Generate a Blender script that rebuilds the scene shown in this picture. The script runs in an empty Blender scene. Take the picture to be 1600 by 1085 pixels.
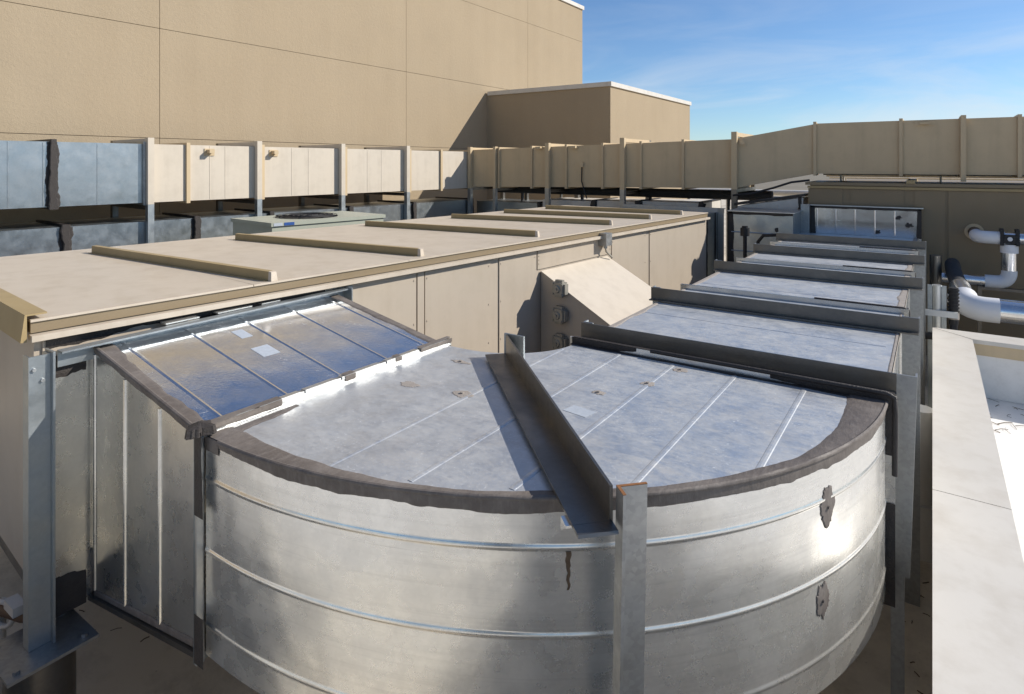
import bpy, bmesh, math, random
from mathutils import Vector, Matrix, noise
R = math.radians
scene = bpy.context.scene
C = scene.collection
EYE = 2.6                      # everything below is written relative to eye height; build() lifts it so the roof is z = 0

# ------------------------------------------------------------------ camera
F_PX, HOR, VPX = 960.0, 257.0, 1457.0
YAW = math.atan((VPX - 800) / F_PX)
cd = bpy.data.cameras.new('camera'); cam = bpy.data.objects.new('camera', cd); C.objects.link(cam)
cam.location = (0, 0, EYE); cam.rotation_euler = (R(90), 0, YAW)
cd.sensor_width = 36; cd.lens = F_PX / 1600 * 36
cd.shift_y = -(542.5 - HOR) / 1600
cd.clip_start = 0.05; cd.clip_end = 6000
scene.camera = cam

# ------------------------------------------------------------------ sky, sun, exposure
SUN = Vector((1.0, 0.82, 0.853)).normalized()
SUN_EL = math.asin(SUN.z); SUN_AZ = math.atan2(SUN.x, SUN.y)
w = bpy.data.worlds.new('World'); scene.world = w; w.use_nodes = True
nt = w.node_tree; nt.nodes.clear()
wo = nt.nodes.new('ShaderNodeOutputWorld'); bg = nt.nodes.new('ShaderNodeBackground')
sky = nt.nodes.new('ShaderNodeTexSky'); sky.sky_type = 'NISHITA'; sky.sun_disc = False
sky.sun_elevation = SUN_EL; sky.sun_rotation = SUN_AZ
sky.altitude = 800; sky.air_density = 1.05; sky.dust_density = 0.15; sky.ozone_density = 4.0
tc = nt.nodes.new('ShaderNodeTexCoord')
mp = nt.nodes.new('ShaderNodeMapping'); mp.inputs['Scale'].default_value = (1.1, 1.1, 7.0); mp.inputs['Rotation'].default_value = (R(5), R(-7), 0)
mp.inputs['Location'].default_value = (3.1, 0.4, 0.9)
nz = nt.nodes.new('ShaderNodeTexNoise'); nz.inputs['Scale'].default_value = 2.3; nz.inputs['Detail'].default_value = 9; nz.inputs['Roughness'].default_value = 0.58; nz.inputs['Distortion'].default_value = 0.7
cr = nt.nodes.new('ShaderNodeValToRGB'); cr.color_ramp.elements[0].position = 0.44; cr.color_ramp.elements[1].position = 0.74
sep = nt.nodes.new('ShaderNodeSeparateXYZ')
zr = nt.nodes.new('ShaderNodeMapRange'); zr.inputs['From Min'].default_value = 0.0; zr.inputs['From Max'].default_value = 0.20; zr.inputs['To Min'].default_value = 1.0; zr.inputs['To Max'].default_value = 0.16
mu = nt.nodes.new('ShaderNodeMath'); mu.operation = 'MULTIPLY'
tint = nt.nodes.new('ShaderNodeMix'); tint.data_type = 'RGBA'; tint.blend_type = 'MULTIPLY'; tint.inputs['Factor'].default_value = 1.0; tint.inputs['B'].default_value = (0.80, 0.90, 1.0, 1)
mxw = nt.nodes.new('ShaderNodeMix'); mxw.data_type = 'RGBA'; mxw.inputs['B'].default_value = (6.2, 6.5, 6.9, 1)
for a, b in ((tc.outputs['Generated'], mp.inputs['Vector']), (mp.outputs['Vector'], nz.inputs['Vector']), (nz.outputs['Fac'], cr.inputs['Fac']),
             (tc.outputs['Generated'], sep.inputs['Vector']), (sep.outputs['Z'], zr.inputs['Value']),
             (cr.outputs['Color'], mu.inputs[0]), (zr.outputs['Result'], mu.inputs[1]), (mu.outputs[0], mxw.inputs['Factor']),
             (sky.outputs['Color'], tint.inputs['A']), (tint.outputs['Result'], mxw.inputs['A']), (mxw.outputs['Result'], bg.inputs['Color']), (bg.outputs['Background'], wo.inputs['Surface'])):
    nt.links.new(a, b)
bg.inputs['Strength'].default_value = 0.108
sd = bpy.data.lights.new('sun', 'SUN'); sd.energy = 4.9; sd.angle = R(0.5); sd.color = (1.0, 0.94, 0.85)
so = bpy.data.objects.new('sun', sd); C.objects.link(so); so.rotation_euler = SUN.to_track_quat('Z', 'Y').to_euler(); so.location = (20, 16, 20)
scene.view_settings.view_transform = 'Standard'; scene.view_settings.look = 'None'
scene.view_settings.exposure = 0.24; scene.view_settings.gamma = 1.0
scene.cycles.max_bounces = 8; scene.cycles.glossy_bounces = 5; scene.cycles.diffuse_bounces = 4

# ------------------------------------------------------------------ materials
class N:
    def __init__(s, name):
        s.m = bpy.data.materials.new(name); s.m.use_nodes = True; s.t = s.m.node_tree
        s.b = s.t.nodes['Principled BSDF']; s.co = s.t.nodes.new('ShaderNodeTexCoord').outputs['Object']
    def link(s, a, b): s.t.links.new(a, b)
    def noise(s, scale, detail=4, rough=0.55, stretch=None, dist=0.0):
        n = s.t.nodes.new('ShaderNodeTexNoise'); n.inputs['Scale'].default_value = scale; n.inputs['Detail'].default_value = detail
        n.inputs['Roughness'].default_value = rough; n.inputs['Distortion'].default_value = dist
        s.link(s.vec(stretch), n.inputs['Vector']); return n.outputs['Fac']
    def vec(s, stretch):
        if not stretch: return s.co
        rot = stretch[3] if len(stretch) > 3 else 0
        m = s.t.nodes.new('ShaderNodeMapping'); m.inputs['Scale'].default_value = stretch[:3]; m.inputs['Rotation'].default_value = (0, 0, rot)
        s.link(s.co, m.inputs['Vector']); return m.outputs['Vector']
    def voro(s, scale, feature='F1', out='Color', stretch=None):
        n = s.t.nodes.new('ShaderNodeTexVoronoi'); n.feature = feature; n.inputs['Scale'].default_value = scale
        s.link(s.vec(stretch), n.inputs['Vector']); return n.outputs[out]
    def ramp(s, f, p0, p1, c0=(0, 0, 0), c1=(1, 1, 1)):
        n = s.t.nodes.new('ShaderNodeValToRGB'); e = n.color_ramp.elements
        e[0].position = p0; e[1].position = p1; e[0].color = (*c0, 1); e[1].color = (*c1, 1)
        s.link(f, n.inputs['Fac']); return n.outputs['Color']
    def mix(s, f, a, b, mode='MIX'):
        n = s.t.nodes.new('ShaderNodeMix'); n.data_type = 'RGBA'; n.blend_type = mode
        for v, i in ((f, 'Factor'), (a, 'A'), (b, 'B')):
            if hasattr(v, 'is_linked'): s.link(v, n.inputs[i])
            elif i == 'Factor': n.inputs[i].default_value = v
            else: n.inputs[i].default_value = (*v, 1)
        return n.outputs['Result']
    def math(s, op, a, b=0.0, c=None):
        n = s.t.nodes.new('ShaderNodeMath'); n.operation = op
        for k, v in enumerate((a, b) if c is None else (a, b, c)):
            if hasattr(v, 'is_linked'): s.link(v, n.inputs[k])
            else: n.inputs[k].default_value = v
        return n.outputs[0]
    def rng(s, f, lo, hi, a=0.3, b=0.7):
        n = s.t.nodes.new('ShaderNodeMapRange'); n.inputs['From Min'].default_value = a; n.inputs['From Max'].default_value = b
        n.inputs['To Min'].default_value = lo; n.inputs['To Max'].default_value = hi; s.link(f, n.inputs['Value']); return n.outputs['Result']
    def set(s, **k):
        for key, v in k.items():
            i = s.b.inputs[{'col': 'Base Color', 'rough': 'Roughness', 'metal': 'Metallic', 'spec': 'Specular IOR Level', 'coat': 'Coat Weight'}[key]]
            if hasattr(v, 'is_linked'): s.link(v, i)
            elif key == 'col': i.default_value = (*v, 1)
            else: i.default_value = v
    def bump(s, pairs):
        prev = None
        for h, dist, st in pairs:
            n = s.t.nodes.new('ShaderNodeBump'); n.inputs['Distance'].default_value = dist; n.inputs['Strength'].default_value = st
            s.link(h, n.inputs['Height'])
            if prev is not None: s.link(prev, n.inputs['Normal'])
            prev = n.outputs['Normal']
        s.link(prev, s.b.inputs['Normal'])

def galv(name, base=(0.60, 0.62, 0.63), r0=0.22, r1=0.38, dust=0.0, dustcol=(0.50, 0.50, 0.50), scr=0.3, wave=0.012, stretch=(1, 1, 1), spangle=0.25, film=0.0, streak=0.0, speck=0.0):
    n = N(name)
    sp = n.voro(70, stretch=stretch); bw = n.t.nodes.new('ShaderNodeRGBToBW'); n.link(sp, bw.inputs['Color']); spv = bw.outputs['Val']
    big = n.noise(3.0, 6, 0.58); mid = n.noise(9, 6, 0.6)
    fine = n.noise(60, 3, 0.6)
    st = n.noise(1.0, 3, 0.55, (4.0, 170, 90, 0.55), 2.2); st2 = n.noise(1.0, 3, 0.55, (150, 9, 90, -0.35), 2.6)
    scratch = n.math('MAXIMUM', n.ramp(st, 0.60, 0.66), n.ramp(st2, 0.61, 0.67))
    scratch = n.math('MULTIPLY', scratch, n.ramp(n.noise(3.4, 6, 0.7), 0.47, 0.62))
    scratch = n.math('MULTIPLY', scratch, scr)
    col = n.mix(n.rng(spv, 0, spangle, 0.2, 0.8), base, tuple(c * 0.72 for c in base))
    col = n.mix(n.rng(mid, 0, 0.35), col, tuple(c * 0.80 for c in base))
    if speck:
        m1 = n.noise(17, 10, 0.8, None, 1.0); m2 = n.noise(1.0, 10, 0.8, (10, 34, 20, 0.5), 0.6); m0 = n.noise(4.2, 7, 0.65, None, 0.8)
        mm = n.math('ADD', n.math('ADD', n.math('MULTIPLY', m1, 0.35), n.math('MULTIPLY', m2, 0.35)), n.math('MULTIPLY', m0, 0.30))
        dm = n.math('MULTIPLY', n.ramp(mm, 0.43, 0.59), dust * 0.48)
    else:
        dm = n.math('MULTIPLY', n.ramp(n.math('ADD', n.math('MULTIPLY', big, 0.6), n.math('MULTIPLY', mid, 0.4)), 0.33, 0.68), dust * 0.7)
    specks = n.math('MULTIPLY', n.ramp(n.voro(38, 'F1', 'Distance'), 0.05, 0.13, (1, 1, 1), (0, 0, 0)), dust * 0.8)
    dm2 = n.math('MAXIMUM', n.math('MAXIMUM', n.math('ADD', dm, film), scratch), specks)
    if streak:
        sk = n.noise(1.0, 6, 0.65, (1.6, 1.6, 70)); col = n.mix(n.rng(sk, 0, 0.5 * streak, 0.5, 0.7), col, tuple(c * 0.45 for c in base))
        lines = n.math('MULTIPLY', n.ramp(n.noise(1.0, 3, 0.5, (0.8, 0.8, 160)), 0.66, 0.71), n.ramp(n.noise(2.5, 3), 0.45, 0.6)); col = n.mix(n.math('MULTIPLY', lines, 0.7 * streak), col, (0.10, 0.09, 0.08))
        dm2 = n.math('MAXIMUM', dm2, n.math('MULTIPLY', n.ramp(n.noise(1.0, 5, 0.7, (2.2, 2.2, 45)), 0.52, 0.72), 0.45 * streak))
    if speck:
        sp2 = n.math('MULTIPLY', n.ramp(n.noise(95, 3, 0.6), 0.60, 0.67), n.ramp(n.noise(7, 5, 0.7), 0.40, 0.56))
        dm2 = n.math('MAXIMUM', dm2, n.math('MULTIPLY', sp2, 0.8))
        tan = n.math('MULTIPLY', n.ramp(n.noise(2.6, 6, 0.65, None, 0.6), 0.50, 0.66), 0.55)
        dustcol = n.mix(tan, dustcol, (0.44, 0.39, 0.33)); dm2 = n.math('MAXIMUM', dm2, n.math('MULTIPLY', tan, 0.75))
    if speck: dustcol = n.mix(n.math('MAXIMUM', scratch, n.math('MULTIPLY', sp2, 0.9)), dustcol, (0.78, 0.78, 0.76))
    dm2 = n.math('MINIMUM', dm2, 0.95)
    col = n.mix(dm2, col, dustcol)
    n.set(col=col, metal=n.math('SUBTRACT', 1.0, n.math('MULTIPLY', dm2, 0.85)), rough=n.math('ADD', n.rng(mid, r0, r1), n.math('MULTIPLY', dm2, 0.35)))
    n.bump([(n.noise(1.8, 2), wave, 1.0), (fine, 0.0006, 0.35)])
    return n.m

def paint(name, base, rough=0.45, dirt=0.35, dirtcol=(0.25, 0.20, 0.14), wave=0.006, spec=0.4):
    n = N(name)
    big = n.noise(1.3, 5, 0.6); st = n.noise(1.0, 5, 0.6, (7, 7, 0.5)); fine = n.noise(130, 2)
    col = n.mix(n.rng(big, 0, 0.5), base, tuple(c * 0.88 for c in base))
    dm = n.math('MULTIPLY', n.ramp(n.math('MULTIPLY', n.math('ADD', st, n.noise(5, 6, 0.7)), 0.5), 0.47, 0.72), dirt)
    col = n.mix(dm, col, dirtcol)
    n.set(col=col, rough=n.rng(big, rough - 0.05, rough + 0.1), spec=spec)
    n.bump([(n.noise(1.6, 2), wave, 1.0), (fine, 0.0005, 0.4)])
    return n.m

def stucco(name, base):
    n = N(name)
    big = n.noise(0.33, 6, 0.6); m2 = n.noise(1.7, 6, 0.65); st = n.noise(1.0, 5, 0.6, (2.2, 2.2, 0.18)); grain = n.noise(55, 4, 0.7); g2 = n.noise(16, 4, 0.65)
    col = n.mix(n.rng(big, 0, 0.6), base, (base[0] * 0.83, base[1] * 0.82, base[2] * 0.80))
    col = n.mix(n.rng(m2, 0, 0.35), col, (base[0] * 1.12, base[1] * 1.10, base[2] * 1.05))
    col = n.mix(n.rng(st, 0, 0.22), col, (base[0] * 0.72, base[1] * 0.68, base[2] * 0.62))
    col = n.mix(n.rng(grain, 0, 0.35), col, (base[0] * 0.7, base[1] * 0.7, base[2] * 0.68))
    n.set(col=col, rough=0.9, spec=0.15)
    n.bump([(g2, 0.008, 0.7), (grain, 0.005, 0.8)])
    return n.m

def membrane(name, base, dirt, dirtcol=(0.16, 0.12, 0.08)):
    n = N(name)
    big = n.noise(0.7, 7, 0.65); m2 = n.noise(3.3, 7, 0.7); fine = n.noise(45, 4, 0.7)
    sp = n.ramp(n.voro(17, 'F1', 'Distance'), 0.04, 0.12, (1, 1, 1), (0, 0, 0))
    spm = n.math('MULTIPLY', sp, n.ramp(n.noise(2.0, 3), 0.5, 0.6))
    mask = n.math('MULTIPLY', n.ramp(n.math('ADD', n.math('MULTIPLY', big, 0.5), n.math('MULTIPLY', m2, 0.5)), 0.45, 0.66), dirt)
    mask = n.math('MULTIPLY', mask, n.rng(fine, 0.4, 1.0))
    col = n.mix(n.math('MAXIMUM', mask, n.math('MULTIPLY', spm, min(1, dirt))), base, dirtcol)
    n.set(col=col, rough=0.75, spec=0.3)
    n.bump([(n.noise(1.1, 3), 0.02, 0.6), (fine, 0.001, 0.5)])
    return n.m

def plain(name, col, rough=0.6, metal=0.0, var=0.3, scale=12, spec=0.4, bump=0.001):
    n = N(name)
    c = n.mix(n.rng(n.noise(scale, 6, 0.65), 0, var), col, tuple(x * 0.55 for x in col))
    n.set(col=c, rough=n.rng(n.noise(scale * 0.7, 4), rough - 0.08, rough + 0.1), metal=metal, spec=spec)
    n.bump([(n.noise(scale * 6, 4), bump, 0.6)])
    return n.m

MAT = {}
MAT['galv_clean'] = galv('galvanised_sheet_clean', (0.72, 0.74, 0.77), 0.09, 0.17, 0.10, (0.55, 0.57, 0.60), 0.5, 0.006, film=0.02)
MAT['galv_top'] = galv('galvanised_sheet_weathered', (0.62, 0.66, 0.70), 0.24, 0.40, 0.85, (0.54, 0.525, 0.49), 0.6, 0.007, spangle=0.45, film=0.30, speck=1.0)
MAT['galv_side'] = galv('galvanised_sheet_side', (0.80, 0.79, 0.75), 0.15, 0.26, 0.22, (0.66, 0.645, 0.61), 0.45, 0.026, (1, 1, 1), 0.25, film=0.12, streak=0.45)
MAT['galv_mid'] = galv('galvanised_sheet_plain', (0.66, 0.66, 0.63), 0.20, 0.32, 0.12, (0.50, 0.48, 0.44), 0.10, 0.012, (1, 1, 1), 0.2, film=0.04)
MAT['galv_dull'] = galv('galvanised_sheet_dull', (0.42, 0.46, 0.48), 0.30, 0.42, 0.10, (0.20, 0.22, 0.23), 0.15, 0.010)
MAT['steel'] = galv('galvanised_structural_steel', (0.42, 0.43, 0.43), 0.30, 0.50, 0.45, (0.20, 0.19, 0.175), 0.35, 0.002, spangle=0.6)
MAT['steel_blue'] = galv('painted_zinc_steel', (0.42, 0.455, 0.47), 0.36, 0.52, 0.3, (0.27, 0.30, 0.31), 0.15, 0.002)
MAT['steel_dark'] = galv('dark_mill_steel', (0.20, 0.19, 0.175), 0.27, 0.42, 0.35, (0.085, 0.075, 0.062), 0.5, 0.003)
MAT['bright'] = galv('bright_zinc_strip', (0.66, 0.67, 0.66), 0.34, 0.46, 0.3, (0.38, 0.37, 0.35), 0.1, 0.002)
MAT['sealant'] = plain('grey_brown_duct_sealant', (0.205, 0.172, 0.150), 0.6, 0, 0.6, 9, 0.35, 0.002)
def mastic(name, a, b, c):
    n = N(name); m = n.noise(5, 7, 0.7); f = n.noise(24, 6, 0.7); st = n.noise(1.0, 5, 0.7, (60, 14, 9, 0.5))
    col = n.mix(n.ramp(m, 0.38, 0.62), a, b); col = n.mix(n.math('MULTIPLY', n.ramp(st, 0.5, 0.66), 0.3), col, c); col = n.mix(n.rng(f, 0, 0.4), col, tuple(x * 0.6 for x in a))
    n.set(col=col, rough=n.rng(m, 0.5, 0.75), spec=0.35); n.bump([(m, 0.006, 0.7), (st, 0.003, 0.8), (n.noise(90, 3), 0.001, 0.6)]); return n.m
MAT['sealant'] = mastic('grey_brown_duct_mastic', (0.125, 0.105, 0.091), (0.205, 0.178, 0.156), (0.30, 0.27, 0.24))
MAT['sealant_dark'] = plain('dark_duct_sealant', (0.045, 0.038, 0.034), 0.55, 0, 0.5, 20, 0.4, 0.006)
MAT['beige'] = paint('beige_metal_paint', (0.46, 0.395, 0.315), 0.42, 0.22)
MAT['beige_roof'] = paint('beige_roof_paint', (0.56, 0.485, 0.39), 0.40, 0.5, (0.36, 0.29, 0.20))
MAT['beige_duct'] = paint('beige_duct_paint', (0.60, 0.53, 0.43), 0.48, 0.25)
MAT['tan'] = paint('tan_duct_paint', (0.56, 0.435, 0.27), 0.5, 0.25)
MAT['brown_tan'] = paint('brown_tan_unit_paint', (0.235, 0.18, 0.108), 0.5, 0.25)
MAT['ochre'] = paint('shade_toned_trim', (0.37, 0.275, 0.135), 0.42, 0.35, (0.20, 0.14, 0.07))  # golden tone of shaded beige put into the colour of straps and trim
MAT['white_paint'] = paint('off_white_metal_paint', (0.70, 0.66, 0.60), 0.38, 0.10)
MAT['cap'] = paint('parapet_cap_paint', (0.62, 0.585, 0.525), 0.45, 0.55, (0.45, 0.40, 0.33))
MAT['stucco'] = stucco('tan_stucco', (0.385, 0.310, 0.216))
MAT['joint'] = plain('joint_shadow_gap', (0.12, 0.09, 0.06), 0.9)
MAT['roof'] = membrane('dirty_roof_membrane', (0.64, 0.56, 0.44), 0.75)
MAT['roof_white'] = membrane('white_roof_membrane', (0.78, 0.76, 0.72), 0.40, (0.22, 0.19, 0.15))
MAT['ground'] = plain('far_ground', (0.22, 0.19, 0.14), 0.9, 0, 0.5, 0.02)
MAT['rust'] = plain('rusty_cut_edge', (0.27, 0.12, 0.045), 0.85, 0, 0.5, 40)
MAT['rust_stain'] = plain('brown_drip_stain', (0.13, 0.085, 0.05), 0.75, 0, 0.6, 60)
MAT['black'] = plain('black_rubber', (0.018, 0.018, 0.02), 0.55, 0, 0.4, 20)
MAT['black_insulation'] = plain('black_gap_shade', (0.05, 0.05, 0.052), 0.8, 0, 0.4, 30, 0.3, 0.003)
MAT['foil'] = galv('aluminium_pipe_jacket', (0.80, 0.81, 0.83), 0.16, 0.28, 0.05, (0.5, 0.5, 0.5), 0.1, 0.004)
MAT['pvc'] = plain('white_pvc_fitting', (0.72, 0.73, 0.75), 0.4, 0, 0.1, 8)
MAT['grey_box'] = plain('grey_cast_box', (0.36, 0.34, 0.29), 0.5, 0.35, 0.5, 22)
MAT['condenser'] = paint('grey_green_enamel', (0.37, 0.39, 0.32), 0.4, 0.2)
MAT['blue'] = plain('blue_sticker', (0.03, 0.09, 0.30), 0.4)
MAT['sticker'] = plain('pale_paper_sticker', (0.44, 0.48, 0.53), 0.6, 0, 0.35, 60)
MAT['white_pipe'] = plain('white_conduit', (0.70, 0.70, 0.67), 0.4, 0, 0.25, 6)
MAT['copper_brown'] = plain('brown_pipe', (0.12, 0.07, 0.045), 0.5, 0.2, 0.4, 15)
MAT['twig'] = plain('dry_debris', (0.10, 0.065, 0.035), 0.9)

# ------------------------------------------------------------------ geometry helpers
def V(*a): return Vector(a)
CY, SY = math.cos(YAW), math.sin(YAW)
def ray(px, py):
    u = (px - 800) / F_PX; v = (HOR - py) / F_PX
    return V(-SY + u * CY, CY + u * SY, v)
def atz(px, py, z): r = ray(px, py); return r * (z / r.z)
def aty(px, py, y): r = ray(px, py); return r * (y / r.y)
def atx(px, py, x): r = ray(px, py); return r * (x / r.x)
def atp(px, py, p, n): r = ray(px, py); return r * (p.dot(n) / r.dot(n))

class Frame:
    def __init__(s, o, ang=0.0):           # ang: clockwise seen from above
        s.o = Vector(o); s.x = V(math.cos(ang), -math.sin(ang), 0); s.y = V(math.sin(ang), math.cos(ang), 0)
    def __call__(s, x, y, z): return V(s.o.x, s.o.y, 0) + s.x * x + s.y * y + V(0, 0, z)
    def inv(s, p): d = p - V(s.o.x, s.o.y, 0); return V(d.dot(s.x), d.dot(s.y), p.z)
WORLD = Frame((0, 0, 0))
def B(): return bmesh.new()
def box(bm, lo, hi, f=WORLD):
    vs = [bm.verts.new(f(x, y, z)) for z in (lo[2], hi[2]) for y in (lo[1], hi[1]) for x in (lo[0], hi[0])]
    for q in ((0, 2, 3, 1), (4, 5, 7, 6), (0, 1, 5, 4), (2, 6, 7, 3), (0, 4, 6, 2), (1, 3, 7, 5)): bm.faces.new([vs[i] for i in q])
def prism(bm, pts, off):
    off = Vector(off); n = len(pts)
    a = [bm.verts.new(Vector(p)) for p in pts]; b = [bm.verts.new(Vector(p) + off) for p in pts]
    try:
        bm.faces.new(a[::-1]); bm.faces.new(b)
    except ValueError: pass
    for i in range(n): bm.faces.new((a[i], a[(i + 1) % n], b[(i + 1) % n], b[i]))
def hexa(bm, bot, top):
    a = [bm.verts.new(Vector(p)) for p in bot]; b = [bm.verts.new(Vector(p)) for p in top]
    bm.faces.new(a[::-1]); bm.faces.new(b)
    for i in range(4): bm.faces.new((a[i], a[(i + 1) % 4], b[(i + 1) % 4], b[i]))
def bar(bm, a, b, u, wu, wv):
    """rectangular bar from a to b, centred; u = one cross direction"""
    a = Vector(a); b = Vector(b); t = (b - a).normalized(); u = Vector(u); u = (u - t * u.dot(t)).normalized(); v = t.cross(u)
    prism(bm, [a + u * (sx * wu / 2) + v * (sy * wv / 2) for sx, sy in ((-1, -1), (1, -1), (1, 1), (-1, 1))], b - a)
def angle(bm, a, b, u, v, lu, lv, t=0.008):
    a = Vector(a); u = Vector(u).normalized(); v = Vector(v).normalized()
    prism(bm, [a, a + u * lu, a + u * lu + v * t, a + u * t + v * t, a + u * t + v * lv, a + v * lv], Vector(b) - a)
def channel(bm, a, b, u, v, wu, lv, t=0.008):
    a = Vector(a); u = Vector(u).normalized(); v = Vector(v).normalized()
    prism(bm, [a, a + u * wu, a + u * wu + v * lv, a + u * (wu - t) + v * lv, a + u * (wu - t) + v * t, a + u * t + v * t, a + u * t + v * lv, a + v * lv], Vector(b) - a)
def tube(bm, pts, r, seg=12, closed=False, cap=True):
    pts = [Vector(p) for p in pts]; rings = []; n = len(pts)
    rr = r if isinstance(r, (list, tuple)) else [r] * n
    t0 = (pts[1] - pts[0]).normalized(); nrm = t0.orthogonal().normalized()
    for i, p in enumerate(pts):
        if i == 0: t = t0
        elif i == n - 1: t = (pts[-1] - pts[-2]).normalized()
        else: t = ((pts[i + 1] - p).normalized() + (p - pts[i - 1]).normalized()).normalized()
        nrm = (nrm - t * nrm.dot(t)).normalized(); bi = t.cross(nrm)
        rings.append([bm.verts.new(p + (nrm * math.cos(k * 2 * math.pi / seg) + bi * math.sin(k * 2 * math.pi / seg)) * rr[i]) for k in range(seg)])
    for a, b in zip(rings, rings[1:]):
        for k in range(seg): bm.faces.new((a[k], a[(k + 1) % seg], b[(k + 1) % seg], b[k]))
    if cap: bm.faces.new(rings[0][::-1]); bm.faces.new(rings[-1])
def disc(bm, c, n, r, h, seg=20, r2=None):
    c = Vector(c); n = Vector(n).normalized(); tube(bm, [c, c + n * h], [r, r2 if r2 is not None else r], seg)
def bead(bm, a, b, n, side, w=0.022, h=0.007):
    """pressed stiffening bead: a low ridge from a to b on a sheet with normal n"""
    a = Vector(a); b = Vector(b); n = Vector(n).normalized(); s = Vector(side).normalized()
    prof = [(-w / 2, -0.001), (-w * 0.3, h * 0.7), (0, h), (w * 0.3, h * 0.7), (w / 2, -0.001)]
    prism(bm, [a + s * x + n * y for x, y in prof], b - a)
def rag(t, seed, amp, f=6.0):
    return amp * (noise.noise(V(t * f, seed * 7.3, 0.5)) * 0.9 + noise.noise(V(t * f * 4.1, seed * 3.1, 9.5)) * 0.30 + noise.noise(V(t * f * 15, seed, 4.2)) * 0.12)
def smear(bm, a, b, inward, n, w, amp, seed, lift=0.004, f=5.0, steps=None, w_end=None):
    """brushed sealant coat along the edge a-b, ragged on its inward side"""
    a = Vector(a); b = Vector(b); iw = Vector(inward).normalized(); n = Vector(n).normalized(); L = (b - a).length
    k = steps or max(14, int(L / 0.018)); prev = None
    for i in range(k + 1):
        t = i / k; p = a.lerp(b, t); ww = w if w_end is None else w + (w_end - w) * t
        d = max(0.012, ww + rag(t * L, seed, amp, f))
        row = [bm.verts.new(p + n * lift), bm.verts.new(p + iw * d * 0.85 + n * lift), bm.verts.new(p + iw * (d + 0.004) + n * 0.0006)]
        if prev:
            for j in range(2): bm.faces.new((prev[j], row[j], row[j + 1], prev[j + 1]))
        prev = row
def blob(bm, c, u, v, n, ru, rv, seed, lift=0.004, k=44, surf=None, jag=0.28):
    c = Vector(c); u = Vector(u).normalized(); v = Vector(v).normalized(); n = Vector(n).normalized()
    def at(x, y, l): return surf(x, y, l) if surf else c + u * x + v * y + n * l
    cen = bm.verts.new(at(0, 0, lift * 1.4)); ins = []; out = []
    for i in range(k):
        an = 2 * math.pi * i / k; rad = 1 + jag * (noise.noise(V(math.cos(an) * 1.6 + seed, math.sin(an) * 1.6, seed)) * 1.5 + noise.noise(V(math.cos(an) * 7 + seed, math.sin(an) * 7, 3)) * 0.8)
        x, y = ru * rad * math.cos(an), rv * rad * math.sin(an)
        ins.append(bm.verts.new(at(x * 0.9, y * 0.9, lift))); out.append(bm.verts.new(at(x, y, 0.0006)))
    for i in range(k):
        j = (i + 1) % k; bm.faces.new((cen, ins[i], ins[j])); bm.faces.new((ins[i], out[i], out[j], ins[j]))
def screw(bm, p, n, r=0.008): disc(bm, Vector(p) - Vector(n) * 0.001, n, r, 0.005, 6)

MW = {}
def islands(bm, gap=0.006):
    seen = set(); comps = []
    for v in bm.verts:
        if v in seen: continue
        st = [v]; seen.add(v); comp = []
        while st:
            a = st.pop(); comp.append(a)
            for e in a.link_edges:
                b = e.other_vert(a)
                if b not in seen: seen.add(b); st.append(b)
        lo = [min(q.co[i] for q in comp) - gap for i in range(3)]; hi = [max(q.co[i] for q in comp) + gap for i in range(3)]
        comps.append([comp, lo, hi])
    merged = True
    while merged:
        merged = False
        for i in range(len(comps)):
            for j in range(i + 1, len(comps)):
                a, b = comps[i], comps[j]
                if all(a[1][k] <= b[2][k] and b[1][k] <= a[2][k] for k in range(3)):
                    comps[i] = [a[0] + b[0], [min(a[1][k], b[1][k]) for k in range(3)], [max(a[2][k], b[2][k]) for k in range(3)]]
                    del comps[j]; merged = True; break
            if merged: break
    return [c[0] for c in comps]
def build_split(name, bm, mat, parent=None, bevel=0.0, smooth=None):
    """each separate piece of the bmesh becomes a part of its own"""
    out = []
    bm.verts.index_update()
    for comp in islands(bm):
        nb = bmesh.new(); mp = {v: nb.verts.new(v.co) for v in comp}
        for f in bm.faces:
            if f.verts[0] in mp: nb.faces.new([mp[v] for v in f.verts])
        out.append(build(name, nb, mat, parent, bevel, smooth))
    bm.free(); return out
def build(name, bm, mat, parent=None, bevel=0.0, smooth=None, origin=None):
    """finish a bmesh given in eye-relative coordinates and link it as ONE object"""
    if bevel:
        es = [e for e in bm.edges if len(e.link_faces) == 2 and e.calc_face_angle(0) > R(30)]
        try: bmesh.ops.bevel(bm, geom=es, offset=bevel, segments=2, profile=0.5, affect='EDGES', clamp_overlap=True)
        except Exception: pass
    bmesh.ops.recalc_face_normals(bm, faces=bm.faces[:])
    bmesh.ops.translate(bm, verts=bm.verts[:], vec=(0, 0, EYE))
    if parent is not None: mw = MW[parent]
    else:
        if origin is None:
            xs = [v.co.x for v in bm.verts]; ys = [v.co.y for v in bm.verts]; zs = [v.co.z for v in bm.verts]
            origin = V((min(xs) + max(xs)) / 2, (min(ys) + max(ys)) / 2, min(zs))
        else: origin = Vector(origin) + V(0, 0, EYE)
        mw = Matrix.Translation(origin)
    bm.transform(mw.inverted())
    if smooth is not None:
        for f in bm.faces: f.smooth = True
        for e in bm.edges:
            if len(e.link_faces) == 2 and e.calc_face_angle(0) > R(smooth): e.smooth = False
    me = bpy.data.meshes.new(name); bm.to_mesh(me); bm.free()
    me.materials.append(MAT[mat] if isinstance(mat, str) else mat)
    o = bpy.data.objects.new(name, me); C.objects.link(o)
    if parent is not None: o.parent = parent
    else: o.matrix_world = mw
    MW[o] = mw
    return o
def tag(o, label=None, cat=None, group=None, kind=None):
    for k, v in (('label', label), ('category', cat), ('group', group), ('kind', kind)):
        if v: o[k] = v
    return o
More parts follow.
